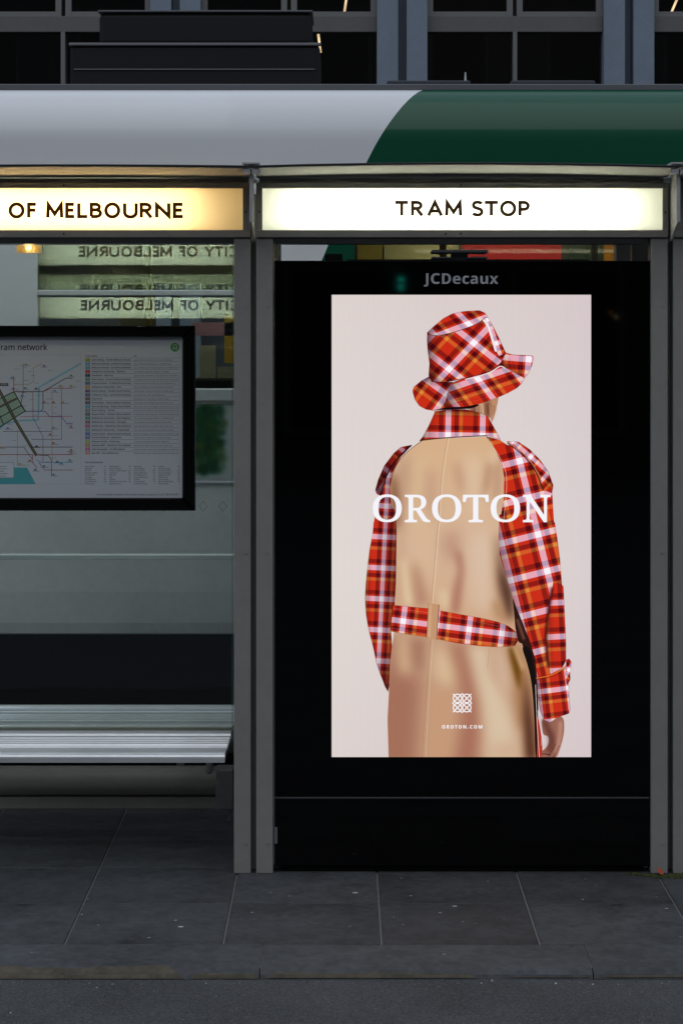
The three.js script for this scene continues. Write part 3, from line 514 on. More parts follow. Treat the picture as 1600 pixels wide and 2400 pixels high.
  curve([[500, 895], [430, 950], [370, 1040], [335, 1130], [325, 1180]].map(A), '#1a0508', 2.4);

  // coat body
  const body = [...[[560, 860], [540, 882], [490, 918], [432, 975], [392, 1050], [376, 1130], [385, 1240]].map(A), ...[[412, 0], [416, 130], [412, 400], [408, 540], [400, 700], [386, 800], [376, 900], [371, 1050], [363, 1200], [366, 1300], [370, 1440], [1222, 1440], [1219, 1300], [1212, 1100], [1204, 1000], [1188, 900], [1155, 790], [1118, 740], [1112, 590], [1082, 480], [1042, 350], [1010, 250], [1003, 150]].map(B), ...[[1015, 1300], [1032, 1200], [1036, 1080], [1022, 1000], [985, 920], [930, 842], [760, 850]].map(A)];
  x.save(); path(dense(body)); x.clip(); let bc = x.createLinearGradient(0, 340, 0, 1088); bc.addColorStop(0, '#d8b18a'); bc.addColorStop(0.35, '#d8b598'); bc.addColorStop(0.65, '#cfa27f'); bc.addColorStop(1, '#bd8866'); x.fillStyle = bc; x.fillRect(0, 0, w, h);
  const C3 = ([a, b]) => [a * 0.2551 + 113, b * 0.2551 + 790], D2 = ([a, b]) => [a * 0.2232 + 73, b * 0.2232 + 490];
  const soft = (f, col, blur, pts, al = 1) => { x.save(); x.filter = `blur(${(blur * 1.7).toFixed(1)}px)`; x.globalAlpha = al; x.fillStyle = col; path(dense(pts.map(f))); x.fill(); x.restore(); };
  // back of the coat, above the belt
  soft(A, '#c39c80', 14, [[430, 980], [500, 950], [520, 1080], [480, 1250], [450, 1372], [390, 1372], [385, 1100]]); soft(A, '#77492f', 9, [[380, 1090], [405, 1050], [425, 1200], [428, 1372], [395, 1372]]);
  soft(A, '#dcba94', 14, [[520, 960], [580, 980], [570, 1372], [500, 1372]]); soft(A, '#c49b7f', 12, [[590, 1010], [640, 1050], [650, 1300], [600, 1372], [570, 1200]], 0.8); soft(A, '#b98c72', 11, [[745, 980], [790, 1020], [820, 1120], [790, 1200], [765, 1100]], 0.85); soft(A, '#ddbfa0', 14, [[810, 940], [900, 960], [900, 1300], [830, 1300]]); soft(A, '#b0836a', 8, [[940, 990], [965, 1000], [950, 1120], [905, 1220], [920, 1100]], 0.9); soft(A, '#b88d74', 9, [[985, 960], [1018, 1000], [1015, 1140], [985, 1300], [975, 1150]], 0.9); soft(A, '#e0c6aa', 8, [[960, 900], [985, 930], [985, 1000], [960, 1000]]);
  soft(D2, '#c7a083', 12, [[375, 150], [430, 200], [420, 1060], [345, 1060], [365, 600]]); soft(D2, '#dab996', 16, [[560, 100], [740, 100], [700, 900], [600, 700]], 0.8);
  soft(D2, '#e4cda6', 8, [[410, 590], [455, 600], [545, 1085], [450, 1075]]); soft(D2, '#b2826a', 11, [[515, 600], [600, 720], [700, 1060], [560, 1110], [530, 850]], 0.9); soft(D2, '#bd9078', 16, [[820, 330], [1010, 280], [1060, 480], [960, 640], [840, 560]], 0.8);
  soft(D2, '#e0caa6', 10, [[800, 900], [880, 930], [920, 1120], [830, 1100]]); soft(D2, '#a2645280', 8, [[965, 470], [1050, 520], [1085, 700], [1045, 980], [1020, 1160], [925, 1160], [950, 920], [1000, 720]]); soft(D2, '#a06452', 7, [[985, 520], [1045, 560], [1065, 720], [1020, 1000], [1000, 1160], [945, 1160], [975, 900], [1015, 720]], 0.5);
  soft(D2, '#dcc2aa', 18, [[1120, 300], [1380, 300], [1390, 800], [1360, 1150], [1150, 1150], [1110, 700]], 0.8); soft(D2, '#8a5f45', 12, [[1400, 380], [1440, 300], [1500, 800], [1580, 1250], [1490, 1220], [1420, 850]], 0.95); soft(D2, '#3d211a', 9, [[1450, 420], [1480, 700], [1568, 950], [1580, 1250], [1520, 1150], [1445, 800]]); soft(D2, '#b48a62', 8, [[1350, 1060], [1440, 1000], [1510, 1230], [1400, 1210]], 0.8);
  // skirt of the coat, below the belt
  soft(C3, '#c69d7f', 10, [[0, -60], [1320, 60], [1460, 1300], [0, 1300]]); soft(C3, '#a5705a', 20, [[-60, 330], [120, 330], [260, 420], [350, 360], [385, 520], [372, 720], [345, 1300], [-60, 1300]]); soft(C3, '#cda684', 11, [[170, 120], [270, 90], [300, 330], [220, 420], [170, 300]]); soft(C3, '#a5755e', 12, [[285, 60], [420, 80], [410, 330], [350, 420], [300, 280]]); soft(C3, '#a8735c', 10, [[80, 60], [150, 60], [150, 420], [80, 420]], 0.8);
  soft(C3, '#d9b995', 14, [[500, 160], [640, 180], [720, 420], [640, 560], [500, 420]]); soft(C3, '#c89b79', 14, [[470, 520], [700, 560], [690, 1300], [420, 1300]]);
  soft(C3, '#a26450', 15, [[640, 110], [790, 120], [835, 300], [885, 500], [930, 700], [925, 920], [890, 1300], [680, 1300], [740, 900], [760, 620], [710, 330]], 0.82); soft(C3, '#dac2a6', 13, [[810, 130], [1010, 150], [1010, 380], [1130, 560], [1230, 820], [1310, 1300], [1000, 1300], [970, 900], [940, 650], [870, 350]]); soft(C3, '#d3b39b', 14, [[1050, 160], [1180, 160], [1240, 420], [1200, 640], [1090, 480]]); soft(C3, '#cda586', 16, [[1020, 1060], [1300, 1020], [1330, 1200], [1000, 1200]], 0.7);
  soft(C3, '#9d6b3e', 12, [[1170, 150], [1300, 150], [1370, 420], [1330, 900], [1280, 900], [1240, 450]], 0.85); soft(C3, '#6b430c', 5, [[1185, 150], [1225, 160], [1300, 350], [1292, 560], [1255, 450], [1212, 280]]); soft(C3, '#c9a47a', 4, [[1228, 150], [1260, 160], [1335, 340], [1312, 380]]); soft(C3, '#4d2716', 9, [[1340, 380], [1380, 600], [1420, 900], [1445, 1200], [1345, 1200], [1325, 800], [1335, 600]]);
  x.restore();
  curve([[950, 790], [945, 850], [938, 900]].map(B), '#b98a66', 0.9);
  for (const d of [0, 9]) { curve([...[[718 - d, 850], [690 - d, 1000], [672 - d, 1200], [664 - d, 1372]].map(A), ...[[662 - d, 60], [642 - d, 330], [622 - d, 540]].map(B)], d ? '#bd9270' : '#efdcc4', 0.95); curve([[625 - d * 1.6, 740], [604 - d * 1.8, 1000], [582 - d * 2.4, 1440]].map(B), d ? '#a97d5e' : '#e2c6a4', 0.95); }
  curve([[560, 868], [540, 882], [490, 918], [432, 975], [392, 1050], [378, 1130]].map(A), '#5a3326', 1.2);

  x.fillStyle = '#2a120d'; path([[1080, 480], [1110, 560], [1180, 720], [1222, 860], [1226, 1000], [1236, 1200], [1205, 1000], [1150, 780], [1100, 700], [1095, 600]].map(B)); x.fill();
  // inside edge and lining on the right of the skirt
  x.fillStyle = '#120707'; path([[1130, 770], [1185, 780], [1210, 900], [1222, 1050], [1232, 1200], [1245, 1440], [1215, 1440], [1210, 1200], [1196, 1000], [1170, 880]].map(B)); x.fill();
  x.fillStyle = '#b23324'; path([[1218, 1180], [1232, 1180], [1262, 1380], [1235, 1440], [1222, 1440], [1226, 1300]].map(B)); x.fill(); curve([[1216, 1000], [1222, 1200], [1240, 1440]].map(B), '#ead9cf', 1.3); curve([[1240, 1200], [1258, 1300], [1248, 1350]].map(B), '#e9d5c8', 0.8);

  // right sleeve
  const rsl = [...[[930, 840], [1010, 862], [1050, 890], [1110, 900], [1160, 930], [1210, 990], [1255, 1060], [1290, 1130], [1312, 1165], [1316, 1250], [1322, 1340]].map(A), ...[[1326, 60], [1340, 150], [1356, 270], [1366, 400], [1376, 520], [1386, 650], [1391, 760], [1391, 860], [1370, 900], [1300, 940], [1225, 960], [1214, 850], [1180, 740], [1140, 640], [1100, 540], [1080, 480], [1040, 350], [1010, 250], [1003, 150], [1008, 20]].map(B), ...[[1018, 1290], [1032, 1200], [1036, 1080], [1022, 1000], [985, 920]].map(A)];
  plaid(rsl, B([1285, 345]), -0.245, 89, -8, -8, { shade: [[...B([1010, 300]), ...B([1110, 280]), 'rgba(40,0,6,0.45)', 'rgba(40,0,6,0)'], [...B([1395, 300]), ...B([1350, 300]), 'rgba(40,0,6,0.3)', 'rgba(40,0,6,0)']] });
  const fore = [[1320, 400], [1376, 430], [1386, 650], [1391, 760], [1391, 860], [1370, 900], [1302, 942], [1285, 850], [1275, 740], [1285, 620], [1302, 500]].map(B);
  plaid(fore, B([1330, 530]), -0.05, 80, 22, -8, { edge: 'rgba(60,0,6,0.7)', shade: [[...B([1275, 700]), ...B([1325, 700]), 'rgba(40,0,6,0.3)', 'rgba(40,0,6,0)']] });
  fold([[1312, 440], [1298, 520], [1280, 640], [1272, 760], [1290, 900]].map(B), 7, '#3d0508', 0.7);
  const ep = [[1050, 870], [1115, 872], [1180, 915], [1240, 975], [1290, 1045], [1318, 1125], [1310, 1168], [1262, 1150], [1240, 1075], [1190, 990], [1120, 920]].map(A);
  plaid(ep, A([1200, 980]), 0.72, 56, -14, -8, { edge: 'rgba(40,5,8,0.9)', shade: [[...A([1320, 1050]), ...A([1260, 1060]), 'rgba(40,0,6,0.45)', 'rgba(40,0,6,0)']] });
  curve([[1055, 880], [1120, 925], [1190, 998], [1236, 1080], [1258, 1150]].map(A), '#2a0a0a', 2.2); curve([[1060, 874], [1125, 918], [1196, 990], [1243, 1075]].map(A), '#c9a27f', 1.2);
  curve([[940, 850], [990, 925], [1040, 1020], [1052, 1090], [1045, 1220], [1030, 1340]].map(A), '#ecd3cf', 0.9);
  // cuff
  plaid([[1222, 955], [1300, 940], [1392, 895], [1412, 930], [1405, 1000], [1410, 1080], [1416, 1140], [1408, 1165], [1350, 1185], [1300, 1217], [1262, 1200], [1242, 1150], [1228, 1050]].map(B), B([1320, 1040]), -0.12, 72, 30, -10, { edge: 'rgba(40,5,8,0.7)', shade: [[...B([1225, 0]), ...B([1290, 0]), 'rgba(40,0,6,0.45)', 'rgba(40,0,6,0)']] });
  curve([[1222, 962], [1290, 952], [1350, 925], [1400, 885], [1415, 868]].map(B), '#e0661d', 3); curve([[1222, 968], [1290, 960], [1352, 934], [1400, 897]].map(B), '#3d0a0c', 1.2);
  plaid([[1392, 855], [1410, 850], [1424, 872], [1414, 925], [1416, 970], [1398, 1002], [1388, 960], [1392, 900]].map(B), B([1405, 900]), 0.5, 50, 0, 0);
  curve([[1232, 1075], [1300, 1060], [1400, 1030]].map(B), 'rgba(40,5,8,0.6)', 1);

  // belt and loop
  const belt = [[395, 540], [470, 548], [600, 560], [760, 590], [900, 615], [1000, 638], [1060, 662], [1112, 702], [1118, 740], [1096, 776], [1000, 782], [900, 776], [760, 758], [600, 725], [460, 705], [378, 690], [388, 620]].map(B);
  plaid(belt, B([835, 683]), 0.125, 78, -7.5, -7.5, { edge: 'rgba(60,5,8,0.8)', shade: [[...B([1110, 0]), ...B([1000, 0]), 'rgba(40,0,6,0.4)', 'rgba(40,0,6,0)']] });
  curve([[398, 560], [600, 582], [760, 612], [1000, 662]].map(B), 'rgba(245,190,190,0.55)', 0.7); curve([[384, 672], [600, 708], [760, 740], [1000, 762]].map(B), 'rgba(245,190,190,0.55)', 0.7);
  x.fillStyle = '#2b100c'; path([[1095, 600], [1125, 640], [1180, 745], [1120, 770], [1105, 700]].map(B)); x.fill(); fold([[1110, 620], [1150, 740]].map(B), 6, '#8a5a48', 0.7);
  x.fillStyle = '#c59670'; path([[600, 528], [660, 536], [656, 640], [645, 738], [588, 733], [594, 630]].map(B), false); x.fill(); fold([[610, 535], [604, 725]].map(B), 5, '#dcb48e', 0.8); curve([[660, 540], [646, 738]].map(B), '#5d3324', 1.4); curve([[600, 530], [588, 733]].map(B), '#8a5a40', 0.8);

  // collar
  plaid([[370, 1222], [490, 1200], [700, 1200], [870, 1238], [940, 1275], [1000, 1380], [1055, 1480], [1078, 1525], [930, 1480], [700, 1490], [470, 1505], [300, 1522], [203, 1537], [240, 1490], [300, 1380], [340, 1290]].map(Hh), Hh([480, 1440]), 0.02, 81, 0, 1, { edge: 'rgba(30,4,8,0.8)', shade: [[...Hh([200, 0]), ...Hh([400, 0]), 'rgba(30,0,6,0.45)', 'rgba(30,0,6,0)'], [...Hh([0, 1195]), ...Hh([0, 1290]), 'rgba(20,0,4,0.45)', 'rgba(20,0,4,0)']] });
  curve([[205, 1538], [300, 1525], [470, 1508], [700, 1493], [930, 1483]].map(Hh), '#2a1210', 2);

  // hat: underside, brim, crown, top
  x.fillStyle = '#170406'; path([[300, 1180], [345, 1212], [480, 1200], [700, 1196], [800, 1180], [870, 1140], [700, 1150], [480, 1160]].map(Hh)); x.fill();
  const brimL = [[310, 840], [220, 888], [140, 955], [126, 1000], [150, 1090], [200, 1160], [270, 1198], [345, 1210], [470, 1182], [545, 1000], [560, 900], [440, 905], [330, 890]].map(Hh);
  plaid(brimL, Hh([500, 1045]), 0.62, 82, -8, -8, { edge: 'rgba(30,4,8,0.8)', shade: [[...Hh([0, 860]), ...Hh([0, 960]), 'rgba(25,0,6,0.5)', 'rgba(25,0,6,0)'], [...Hh([540, 0]), ...Hh([400, 0]), 'rgba(25,0,6,0.4)', 'rgba(25,0,6,0)']] });
  const brimF = [[560, 905], [700, 858], [850, 825], [1000, 775], [1080, 700], [1140, 760], [1240, 810], [1340, 855], [1310, 915], [1255, 968], [1150, 1025], [1040, 1072], [870, 1132], [700, 1170], [560, 1172], [470, 1182], [500, 1040]].map(Hh);
  plaid(brimF, Hh([850, 880]), -0.32, 84, -8, -10, { skew: 0.35, edge: 'rgba(30,4,8,0.6)', shade: [[...Hh([540, 1000]), ...Hh([660, 1000]), 'rgba(25,0,6,0.4)', 'rgba(25,0,6,0)']] });
  const brimR = [[1030, 590], [1135, 582], [1215, 606], [1425, 614], [1438, 640], [1420, 720], [1380, 810], [1340, 858], [1240, 805], [1130, 745], [1065, 690]].map(Hh);
  plaid(brimR, Hh([1260, 640]), 0.08, 84, 20, -6, { edge: 'rgba(30,4,8,0.7)', shade: [[...Hh([1140, 780]), ...Hh([1240, 680]), 'rgba(25,0,6,0.3)', 'rgba(25,0,6,0)']] });
  for (let i = 0; i < 6; i++) { curve([[560, 1010 + 26 * i], [760, 960 + 32 * i], [960, 880 + 36 * i], [1120, 790 + 40 * i]].map(Hh), 'rgba(250,200,205,0.28)', 0.5); curve([[1145 + 44 * i, 640], [1150 + 44 * i, 700], [1190 + 36 * i, 800 - 8 * i]].map(Hh), 'rgba(250,200,205,0.28)', 0.5); }
  const crown = [[285, 360], [340, 392], [410, 397], [560, 362], [690, 322], [790, 282], [850, 258], [915, 195], [960, 235], [1000, 300], [1060, 420], [1110, 530], [1138, 588], [1080, 690], [1000, 770], [850, 822], [690, 860], [560, 885], [440, 907], [330, 892], [300, 830], [310, 700], [290, 560], [283, 450]].map(Hh);
  plaid(crown, Hh([790, 485]), 0.66, 84, -8.4, -8.4, { skew: -0.1, edge: 'rgba(30,4,8,0.8)', shade: [[...Hh([285, 0]), ...Hh([420, 0]), 'rgba(25,0,6,0.6)', 'rgba(25,0,6,0)'], [...Hh([300, 900]), ...Hh([380, 780]), 'rgba(25,0,6,0.5)', 'rgba(25,0,6,0)']] });
  plaid([[900, 200], [945, 205], [1000, 300], [1060, 420], [1110, 530], [1138, 588], [1060, 620], [1030, 560], [985, 420], [930, 290]].map(Hh), Hh([1000, 400]), -0.32, 60, -4, 14, { edge: 'rgba(60,5,8,0.5)' });
  curve([[895, 225], [940, 270], [980, 400], [1028, 560]].map(Hh), '#f2e9f0', 5.5);
  const top = [[285, 362], [360, 293], [460, 210], [560, 158], [680, 134], [850, 124], [912, 152], [945, 205], [915, 200], [850, 260], [790, 284], [690, 324], [560, 364], [410, 400], [335, 394]].map(Hh);
  plaid(top, Hh([735, 270]), -0.36, 82, -7, -7, { skew: 0.45, edge: 'rgba(30,4,8,0.7)', shade: [[...Hh([290, 350]), ...Hh([420, 300]), 'rgba(25,0,6,0.35)', 'rgba(25,0,6,0)']] });
  curve([[300, 388], [410, 400], [560, 364], [690, 324], [790, 284], [860, 250], [915, 197]].map(Hh), 'rgba(40,6,10,0.75)', 1.2);
  curve([[330, 895], [440, 910], [560, 886], [690, 862], [850, 824], [1000, 774], [1078, 695]].map(Hh), 'rgba(30,4,8,0.8)', 1.4);
  curve([[700, 872], [850, 838], [1000, 785], [1085, 712], [1125, 752]].map(Hh), '#f0e4ea', 2.4);

  // lettering and emblem
  x.fillStyle = '#f7f7fd'; x.strokeStyle = '#f7f7fd'; x.textBaseline = 'alphabetic'; x.textAlign = 'left';
  const word = [['O', 279, 444], ['R', 465, 607], ['O', 620, 787], ['T', 797, 946], ['O', 958, 1125], ['N', 1145, 1302]];
  for (const [c, a, b] of word) {
    x.save(); x.font = '80px serif'; const m = x.measureText(c), bw = m.actualBoundingBoxLeft + m.actualBoundingBoxRight, hh = m.actualBoundingBoxAscent;
    const [p, q] = A([a, 1335]), [r] = A([b, 0]), round = c === 'O'; x.translate(p, q + (round ? 0.8 : 0)); x.scale((r - p) / bw, ((round ? 161 : 157) * 0.4082) / (hh + (round ? m.actualBoundingBoxDescent : 0)));
    x.fillText(c, m.actualBoundingBoxLeft, round ? -m.actualBoundingBoxDescent : 0); x.lineWidth = 1.2; x.strokeText(c, m.actualBoundingBoxLeft, round ? -m.actualBoundingBoxDescent : 0); x.restore();
  }
  x.font = 'bold 11.5px sans-serif'; const url = 'OROTON.COM', [u0, ub] = B([676, 1252]), uw = 235 * 0.4082; let tot = 0; for (const c of url) tot += x.measureText(c).width; const gap = (uw - tot) / (url.length - 1); let ux = u0; for (const c of url) { x.fillText(c, ux, ub); ux += x.measureText(c).width + gap; }
  const [ex, ey] = B([793, 1105]), s = 22.5; x.lineWidth = 2.5; x.lineCap = 'round';
  x.save(); x.translate(ex, ey);
  for (const sx of [-1, 1]) for (const sy of [-1, 1]) { x.beginPath(); x.arc(sx * s * 0.485, sy * s * 0.485, s * 0.44, 0, 7); x.stroke(); x.beginPath(); x.moveTo(0, 0); x.lineTo(sx * s * 0.93, sy * s * 0.93); x.stroke(); }
  x.lineJoin = 'round'; x.beginPath(); x.moveTo(-s * 0.12, -s * 0.86); x.quadraticCurveTo(0, -s * 1.08, s * 0.12, -s * 0.86); x.lineTo(s * 0.86, -s * 0.12); x.quadraticCurveTo(s * 1.08, 0, s * 0.86, s * 0.12); x.lineTo(s * 0.12, s * 0.86); x.quadraticCurveTo(0, s * 1.08, -s * 0.12, s * 0.86); x.lineTo(-s * 0.86, s * 0.12); x.quadraticCurveTo(-s * 1.08, 0, -s * 0.86, -s * 0.12); x.closePath(); x.stroke();
  x.restore();
});
{
  const X0 = -0.2415, X1 = 1.115, Y1 = 2.215, F = -0.030;
  const t = thing('advertising_panel', 'tall black advertising cabinet with a bright portrait screen', 'billboard');
  mesh('cabinet', box(X0 + 0.012, X1 - 0.006, 0.02, Y1 - 0.004, -0.40, F - 0.008, 0.006), mat.black, t);
  mesh('plinth', box(X0 + 0.03, X1 - 0.02, 0.0, 0.02, -0.38, F - 0.02), mat.black, t);
  mesh('door_glass', box(X0, X1, 0.2745, Y1, F - 0.0075, F, 0.002), mat.blackGlass, t);
  mesh('lower_panel', box(X0, X1, 0.025, 0.2685, F - 0.0075, F, 0.002), mat.blackGlass, t);
  mesh('seam_strip', box(X0 + 0.004, X1 - 0.004, 0.2690, 0.2738, F - 0.0075, F - 0.004), mat.grey, t);
  mesh('side_trim', box(X0 - 0.0035, X0 - 0.0005, 0.03, 1.0, F - 0.006, F - 0.001), mat.grey, t);
  mesh('latch', box(X0 - 0.003, X0 + 0.010, 0.105, 0.165, F + 0.0004, F + 0.004, 0.001), mat.grey, t);
  mesh('top_cap', box(0.02, 0.90, Y1 - 0.003, Y1 + 0.006, -0.30, -0.06, 0.002), mat.black, t);
  mesh('camera_housing', merge(box(-0.060, 0.004, Y1 - 0.003, Y1 + 0.026, -0.10, -0.05, 0.006)), mat.black, t);
  const v = mesh('roof_vent', merge(box(0.328, 0.533, Y1 + 0.030, Y1 + 0.041, -0.20, -0.06, 0.004), box(0.40, 0.46, Y1 - 0.002, Y1 + 0.032, -0.16, -0.10)), mat.grey, t, 'flat grey cap on a short stem');
  for (const [a, b] of [[0.328, 0.3995], [0.4605, 0.532]]) mesh('vent_wing', box(a, b, Y1 + 0.010, Y1 + 0.016, -0.18, -0.08, 0.002), mat.grey, v);
  const sw = 0.9375, sh = 1.673, g = new THREE.PlaneGeometry(sw, sh); g.translate(-0.0355 + sw / 2, 0.4185 + sh / 2, F + 0.0016);
  mesh('screen', g, new THREE.MeshPhysicalMaterial({ color: lin(0.004, 0.004, 0.004), roughness: 0.08, emissive: lin(0.97, 0.97, 0.97), emissiveMap: adTex }), t, 'lit screen showing a person from behind in a beige coat with plaid sleeves and hat');
  const L = new THREE.RectAreaLight(lin(0.95, 0.88, 0.85), 0.012, sw, sh); L.position.set(-0.0355 + sw / 2, 0.4185 + sh / 2, F + 0.004); L.rotation.y = Math.PI; t.add(L);
  const lt = paint(1024, 196, (x, w, h) => {
    x.fillStyle = '#030303'; x.fillRect(0, 0, w, h); x.fillStyle = '#bcbcc2'; x.textBaseline = 'alphabetic'; x.font = 'bold 190px sans-serif';
    const m = x.measureText('JCDecaux'); x.save(); x.translate(10, 160); x.scale((w - 20) / m.width, 1.06); x.fillText('JCDecaux', 0, 0); x.restore();
  });
  const lg = new THREE.PlaneGeometry(0.272, 0.052); lg.translate(0.4335, 2.1475, F + 0.0012);
  mesh('maker_lettering', lg, new THREE.MeshPhysicalMaterial({ map: lt, roughness: 0.03, specularIntensity: 0.6 }), t, 'grey lettering above the screen');
}

// ------------------------------------------------------------------ tram
{
  const t = thing('tram', 'white and green tram passing behind the shelter', 'tram');
  const Z = -1.90, XL = -8, XR = 8, far = -4.5;
  // upper side with rounded shoulder; profile from window head up to the gutter
  const prof = [[Z, 2.55], [Z, 2.82]]; for (let i = 1; i <= 8; i++) { const a = i / 8 * 1.35; prof.push([Z - 0.17 * (1 - Math.cos(a)), 2.82 + 0.245 * Math.sin(a) / Math.sin(1.35)]); }
  const inner = prof.slice().reverse().map(([z, y]) => [z - 0.05, y - 0.02]);
  const panel = (x0, x1, m) => { // open sheet with smooth normals
    const pos = [], uv = [], nor = [], idx = [], nx = 12; let len = 0; const vs = prof.map(([z, y], i) => (len += i ? Math.hypot(z - prof[i - 1][0], y - prof[i - 1][1]) : 0));
    for (let i = 0; i <= nx; i++) prof.forEach(([z, y], k) => { pos.push(x0 + (x1 - x0) * i / nx, y, z); uv.push(i / nx, vs[k] / len); const p = prof[Math.max(0, k - 1)], q = prof[Math.min(prof.length - 1, k + 1)], l = Math.hypot(q[0] - p[0], q[1] - p[1]), f = k < 2; nor.push(0, f ? 0 : -(q[0] - p[0]) / l, f ? 1 : (q[1] - p[1]) / l); });
    const n = prof.length; for (let i = 0; i < nx; i++) for (let k = 0; k < n - 1; k++) { const a = i * n + k; idx.push(a, a + n, a + 1, a + 1, a + n, a + n + 1); }
    const g = new THREE.BufferGeometry(); g.setAttribute('position', new THREE.Float32BufferAttribute(pos, 3)); g.setAttribute('uv', new THREE.Float32BufferAttribute(uv, 2)); g.setAttribute('normal', new THREE.Float32BufferAttribute(nor, 3)); g.setIndex(idx); return g;
  };
  const total = (() => { let l = 0; prof.forEach((p, i) => { if (i) l += Math.hypot(p[0] - prof[i - 1][0], p[1] - prof[i - 1][1]); }); return l; })();
  const WH = '#dfdfe0', GR = '#044c33';
  const liv = paint(2048, 1024, (x, w, h) => { // painted livery: x -0.5..0.7 m, v along the profile
    const X = (m) => (m + 0.5) / 1.2 * w, V = (y) => h - (y - 2.55) / total * h;
    x.fillStyle = WH; x.fillRect(0, 0, w, h); x.fillStyle = GR; x.beginPath(); x.moveTo(X(0.0), V(2.55)); x.bezierCurveTo(X(0.05), V(2.62), X(0.09), V(2.68), X(0.115), V(2.73)); x.bezierCurveTo(X(0.16), V(2.82), X(0.20), V(2.90), X(0.40), V(3.15)); x.lineTo(w, 0); x.lineTo(w, h); x.fill();
  });
  const paintMat = (tx) => new THREE.MeshPhysicalMaterial({ map: tx, roughness: 0.4, specularIntensity: 0.4, clearcoat: 0.5, clearcoatRoughness: 0.1 });
  for (const [a, b, m, l] of [[XL, -0.5, mat.white], [-0.5, 0.7, paintMat(liv), 'white panel turning green along a curved line'], [0.7, XR, mat.green, 'dark green panel']]) mesh('cant_panel', panel(a, b), m, t, l);
  mesh('cant_lining', extrudeX([...prof.map(([z, y]) => [z - 0.012, y - 0.008]), ...inner], XL, XR), mat.tramIn, t);
  mesh('gutter', box(XL, XR, 3.060, 3.091, Z - 0.165, Z - 0.125, 0.006), mat.tramGrey, t);
  mesh('roof', box(XL, XR, 3.045, 3.075, far + 0.1, Z - 0.165), mat.tramGrey, t);
  mesh('ceiling', box(XL, XR, 2.70, 2.74, far + 0.06, Z - 0.10), mat.tramIn, t);
  // window openings
  const WT = 2.55, WB = 1.70, bar0 = 2.128, bar1 = 2.153;
  const wins = [[-5.35, -4.30], [-4.05, -3.0], [-2.72, -1.62], [-1.36, -0.42], [0.057, 1.50], [1.75, 2.85], [3.1, 4.2], [4.45, 5.55]];
  const pill = []; let p = XL; for (const [a, b] of wins) { pill.push([p, a]); p = b; } pill.push([p, XR]);
  const livP = paint(1024, 1024, (x, w, h) => { const X = (m) => (m + 0.42) / 0.477 * w, V = (y) => (2.55 - y) / 0.86 * h; x.fillStyle = WH; x.fillRect(0, 0, w, h); x.fillStyle = GR; x.beginPath(); x.moveTo(X(0.0), 0); x.bezierCurveTo(X(-0.02), V(2.42), X(-0.07), V(2.33), X(-0.10), V(2.25)); x.bezierCurveTo(X(-0.2), V(2.1), X(-0.3), V(1.95), X(-0.42), V(1.8)); x.lineTo(0, h); x.lineTo(w, h); x.lineTo(w, 0); x.fill(); });
  pill.forEach(([a, b]) => {
    const odd = Math.abs(a + 0.42) < 0.01, m = odd ? paintMat(livP) : a > 0 ? mat.green : mat.white;
    if (odd) { const g = new THREE.PlaneGeometry(b - a, WT - WB + 0.01); g.translate((a + b) / 2, (WT + WB) / 2, Z + 0.001); const q = mesh('pillar', g, m, t, 'pillar painted white and green'); mesh('pillar_lining', box(a, b, WB - 0.004, WT, Z - 0.06, Z), mat.tramIn, q); }
    else mesh('pillar', box(a, b, WB - 0.004, WT, Z - 0.06, Z), m, t);
  });
  const tilt = (x0, x1, y0, y1, z, deg) => { const g = new THREE.PlaneGeometry(x1 - x0, y1 - y0); g.rotateX(-THREE.MathUtils.degToRad(deg)); g.translate((x0 + x1) / 2, (y0 + y1) / 2, z); return g; };
  for (const [a, b] of wins) {
    const f = mesh('window_frame', merge(box(a, b, bar0, bar1, Z - 0.03, Z + 0.006, 0.004), box(a + 0.0, b, WB - 0.045, WB + 0.012, Z - 0.02, Z + 0.018, 0.006), box(a, b, WT - 0.03, WT - 0.002, Z - 0.03, Z + 0.003)), mat.tramTrim, t);
    mesh('pane', tilt(a, b, bar1 + 0.001, WT - 0.03, Z - 0.008, 0), mat.tramGlass, f);
    mesh('inner_pane', tilt(a, b, bar1 + 0.001, WT - 0.03, Z - 0.032, 3.3), mat.tramGlass, f);
    mesh('pane', tilt(a, b, WB + 0.012, bar0 - 0.001, Z - 0.024, 4.6), mat.tramGlass, f);
  }
  // lower side
  const art = paint(512, 512, (x, w, h) => { // printed foliage picture on the side of the tram
    x.fillStyle = '#c9d2cf'; x.fillRect(0, 0, w, h);
    x.filter = 'blur(15px)';
    for (let i = 0; i < 420; i++) { const u = 0.36 + 0.26 * (rnd() + rnd() - 1), v = rnd(); x.fillStyle = ['#0d4a2a', '#14613a', '#0a3a22', '#1d6a40', '#4d7030', '#8a7a34'][Math.floor(rnd() ** 1.4 * 6)]; x.globalAlpha = 0.75; x.save(); x.translate(u * w, (0.04 + 0.86 * v) * h); x.rotate(rnd() * 6); x.beginPath(); x.ellipse(0, 0, 30 * rnd() + 8, 14 * rnd() + 6, 0, 0, 7); x.fill(); x.restore(); }
    x.globalAlpha = 1;
  });
  mesh('waist_panel', box(XL, XR, 1.300, WB - 0.046, Z - 0.04, Z - 0.002), mat.tramLow, t);
  const ag = new THREE.PlaneGeometry(0.32, 0.335); ag.translate(-0.56, 1.475, Z + 0.002); mesh('printed_picture', ag, new THREE.MeshPhysicalMaterial({ map: art, roughness: 0.4, color: lin(0.8, 0.8, 0.8) }), t, 'green foliage picture printed on the tram side');
  mesh('trim_strip', box(XL, XR, 1.284, 1.2985, Z - 0.03, Z + 0.010, 0.004), mat.tramTrim, t);
  mesh('side_panel', extrudeX([[Z - 0.04, 0.955], [Z, 0.955], [Z, 1.283], [Z - 0.04, 1.283]], XL, XR), mat.tramLow, t);
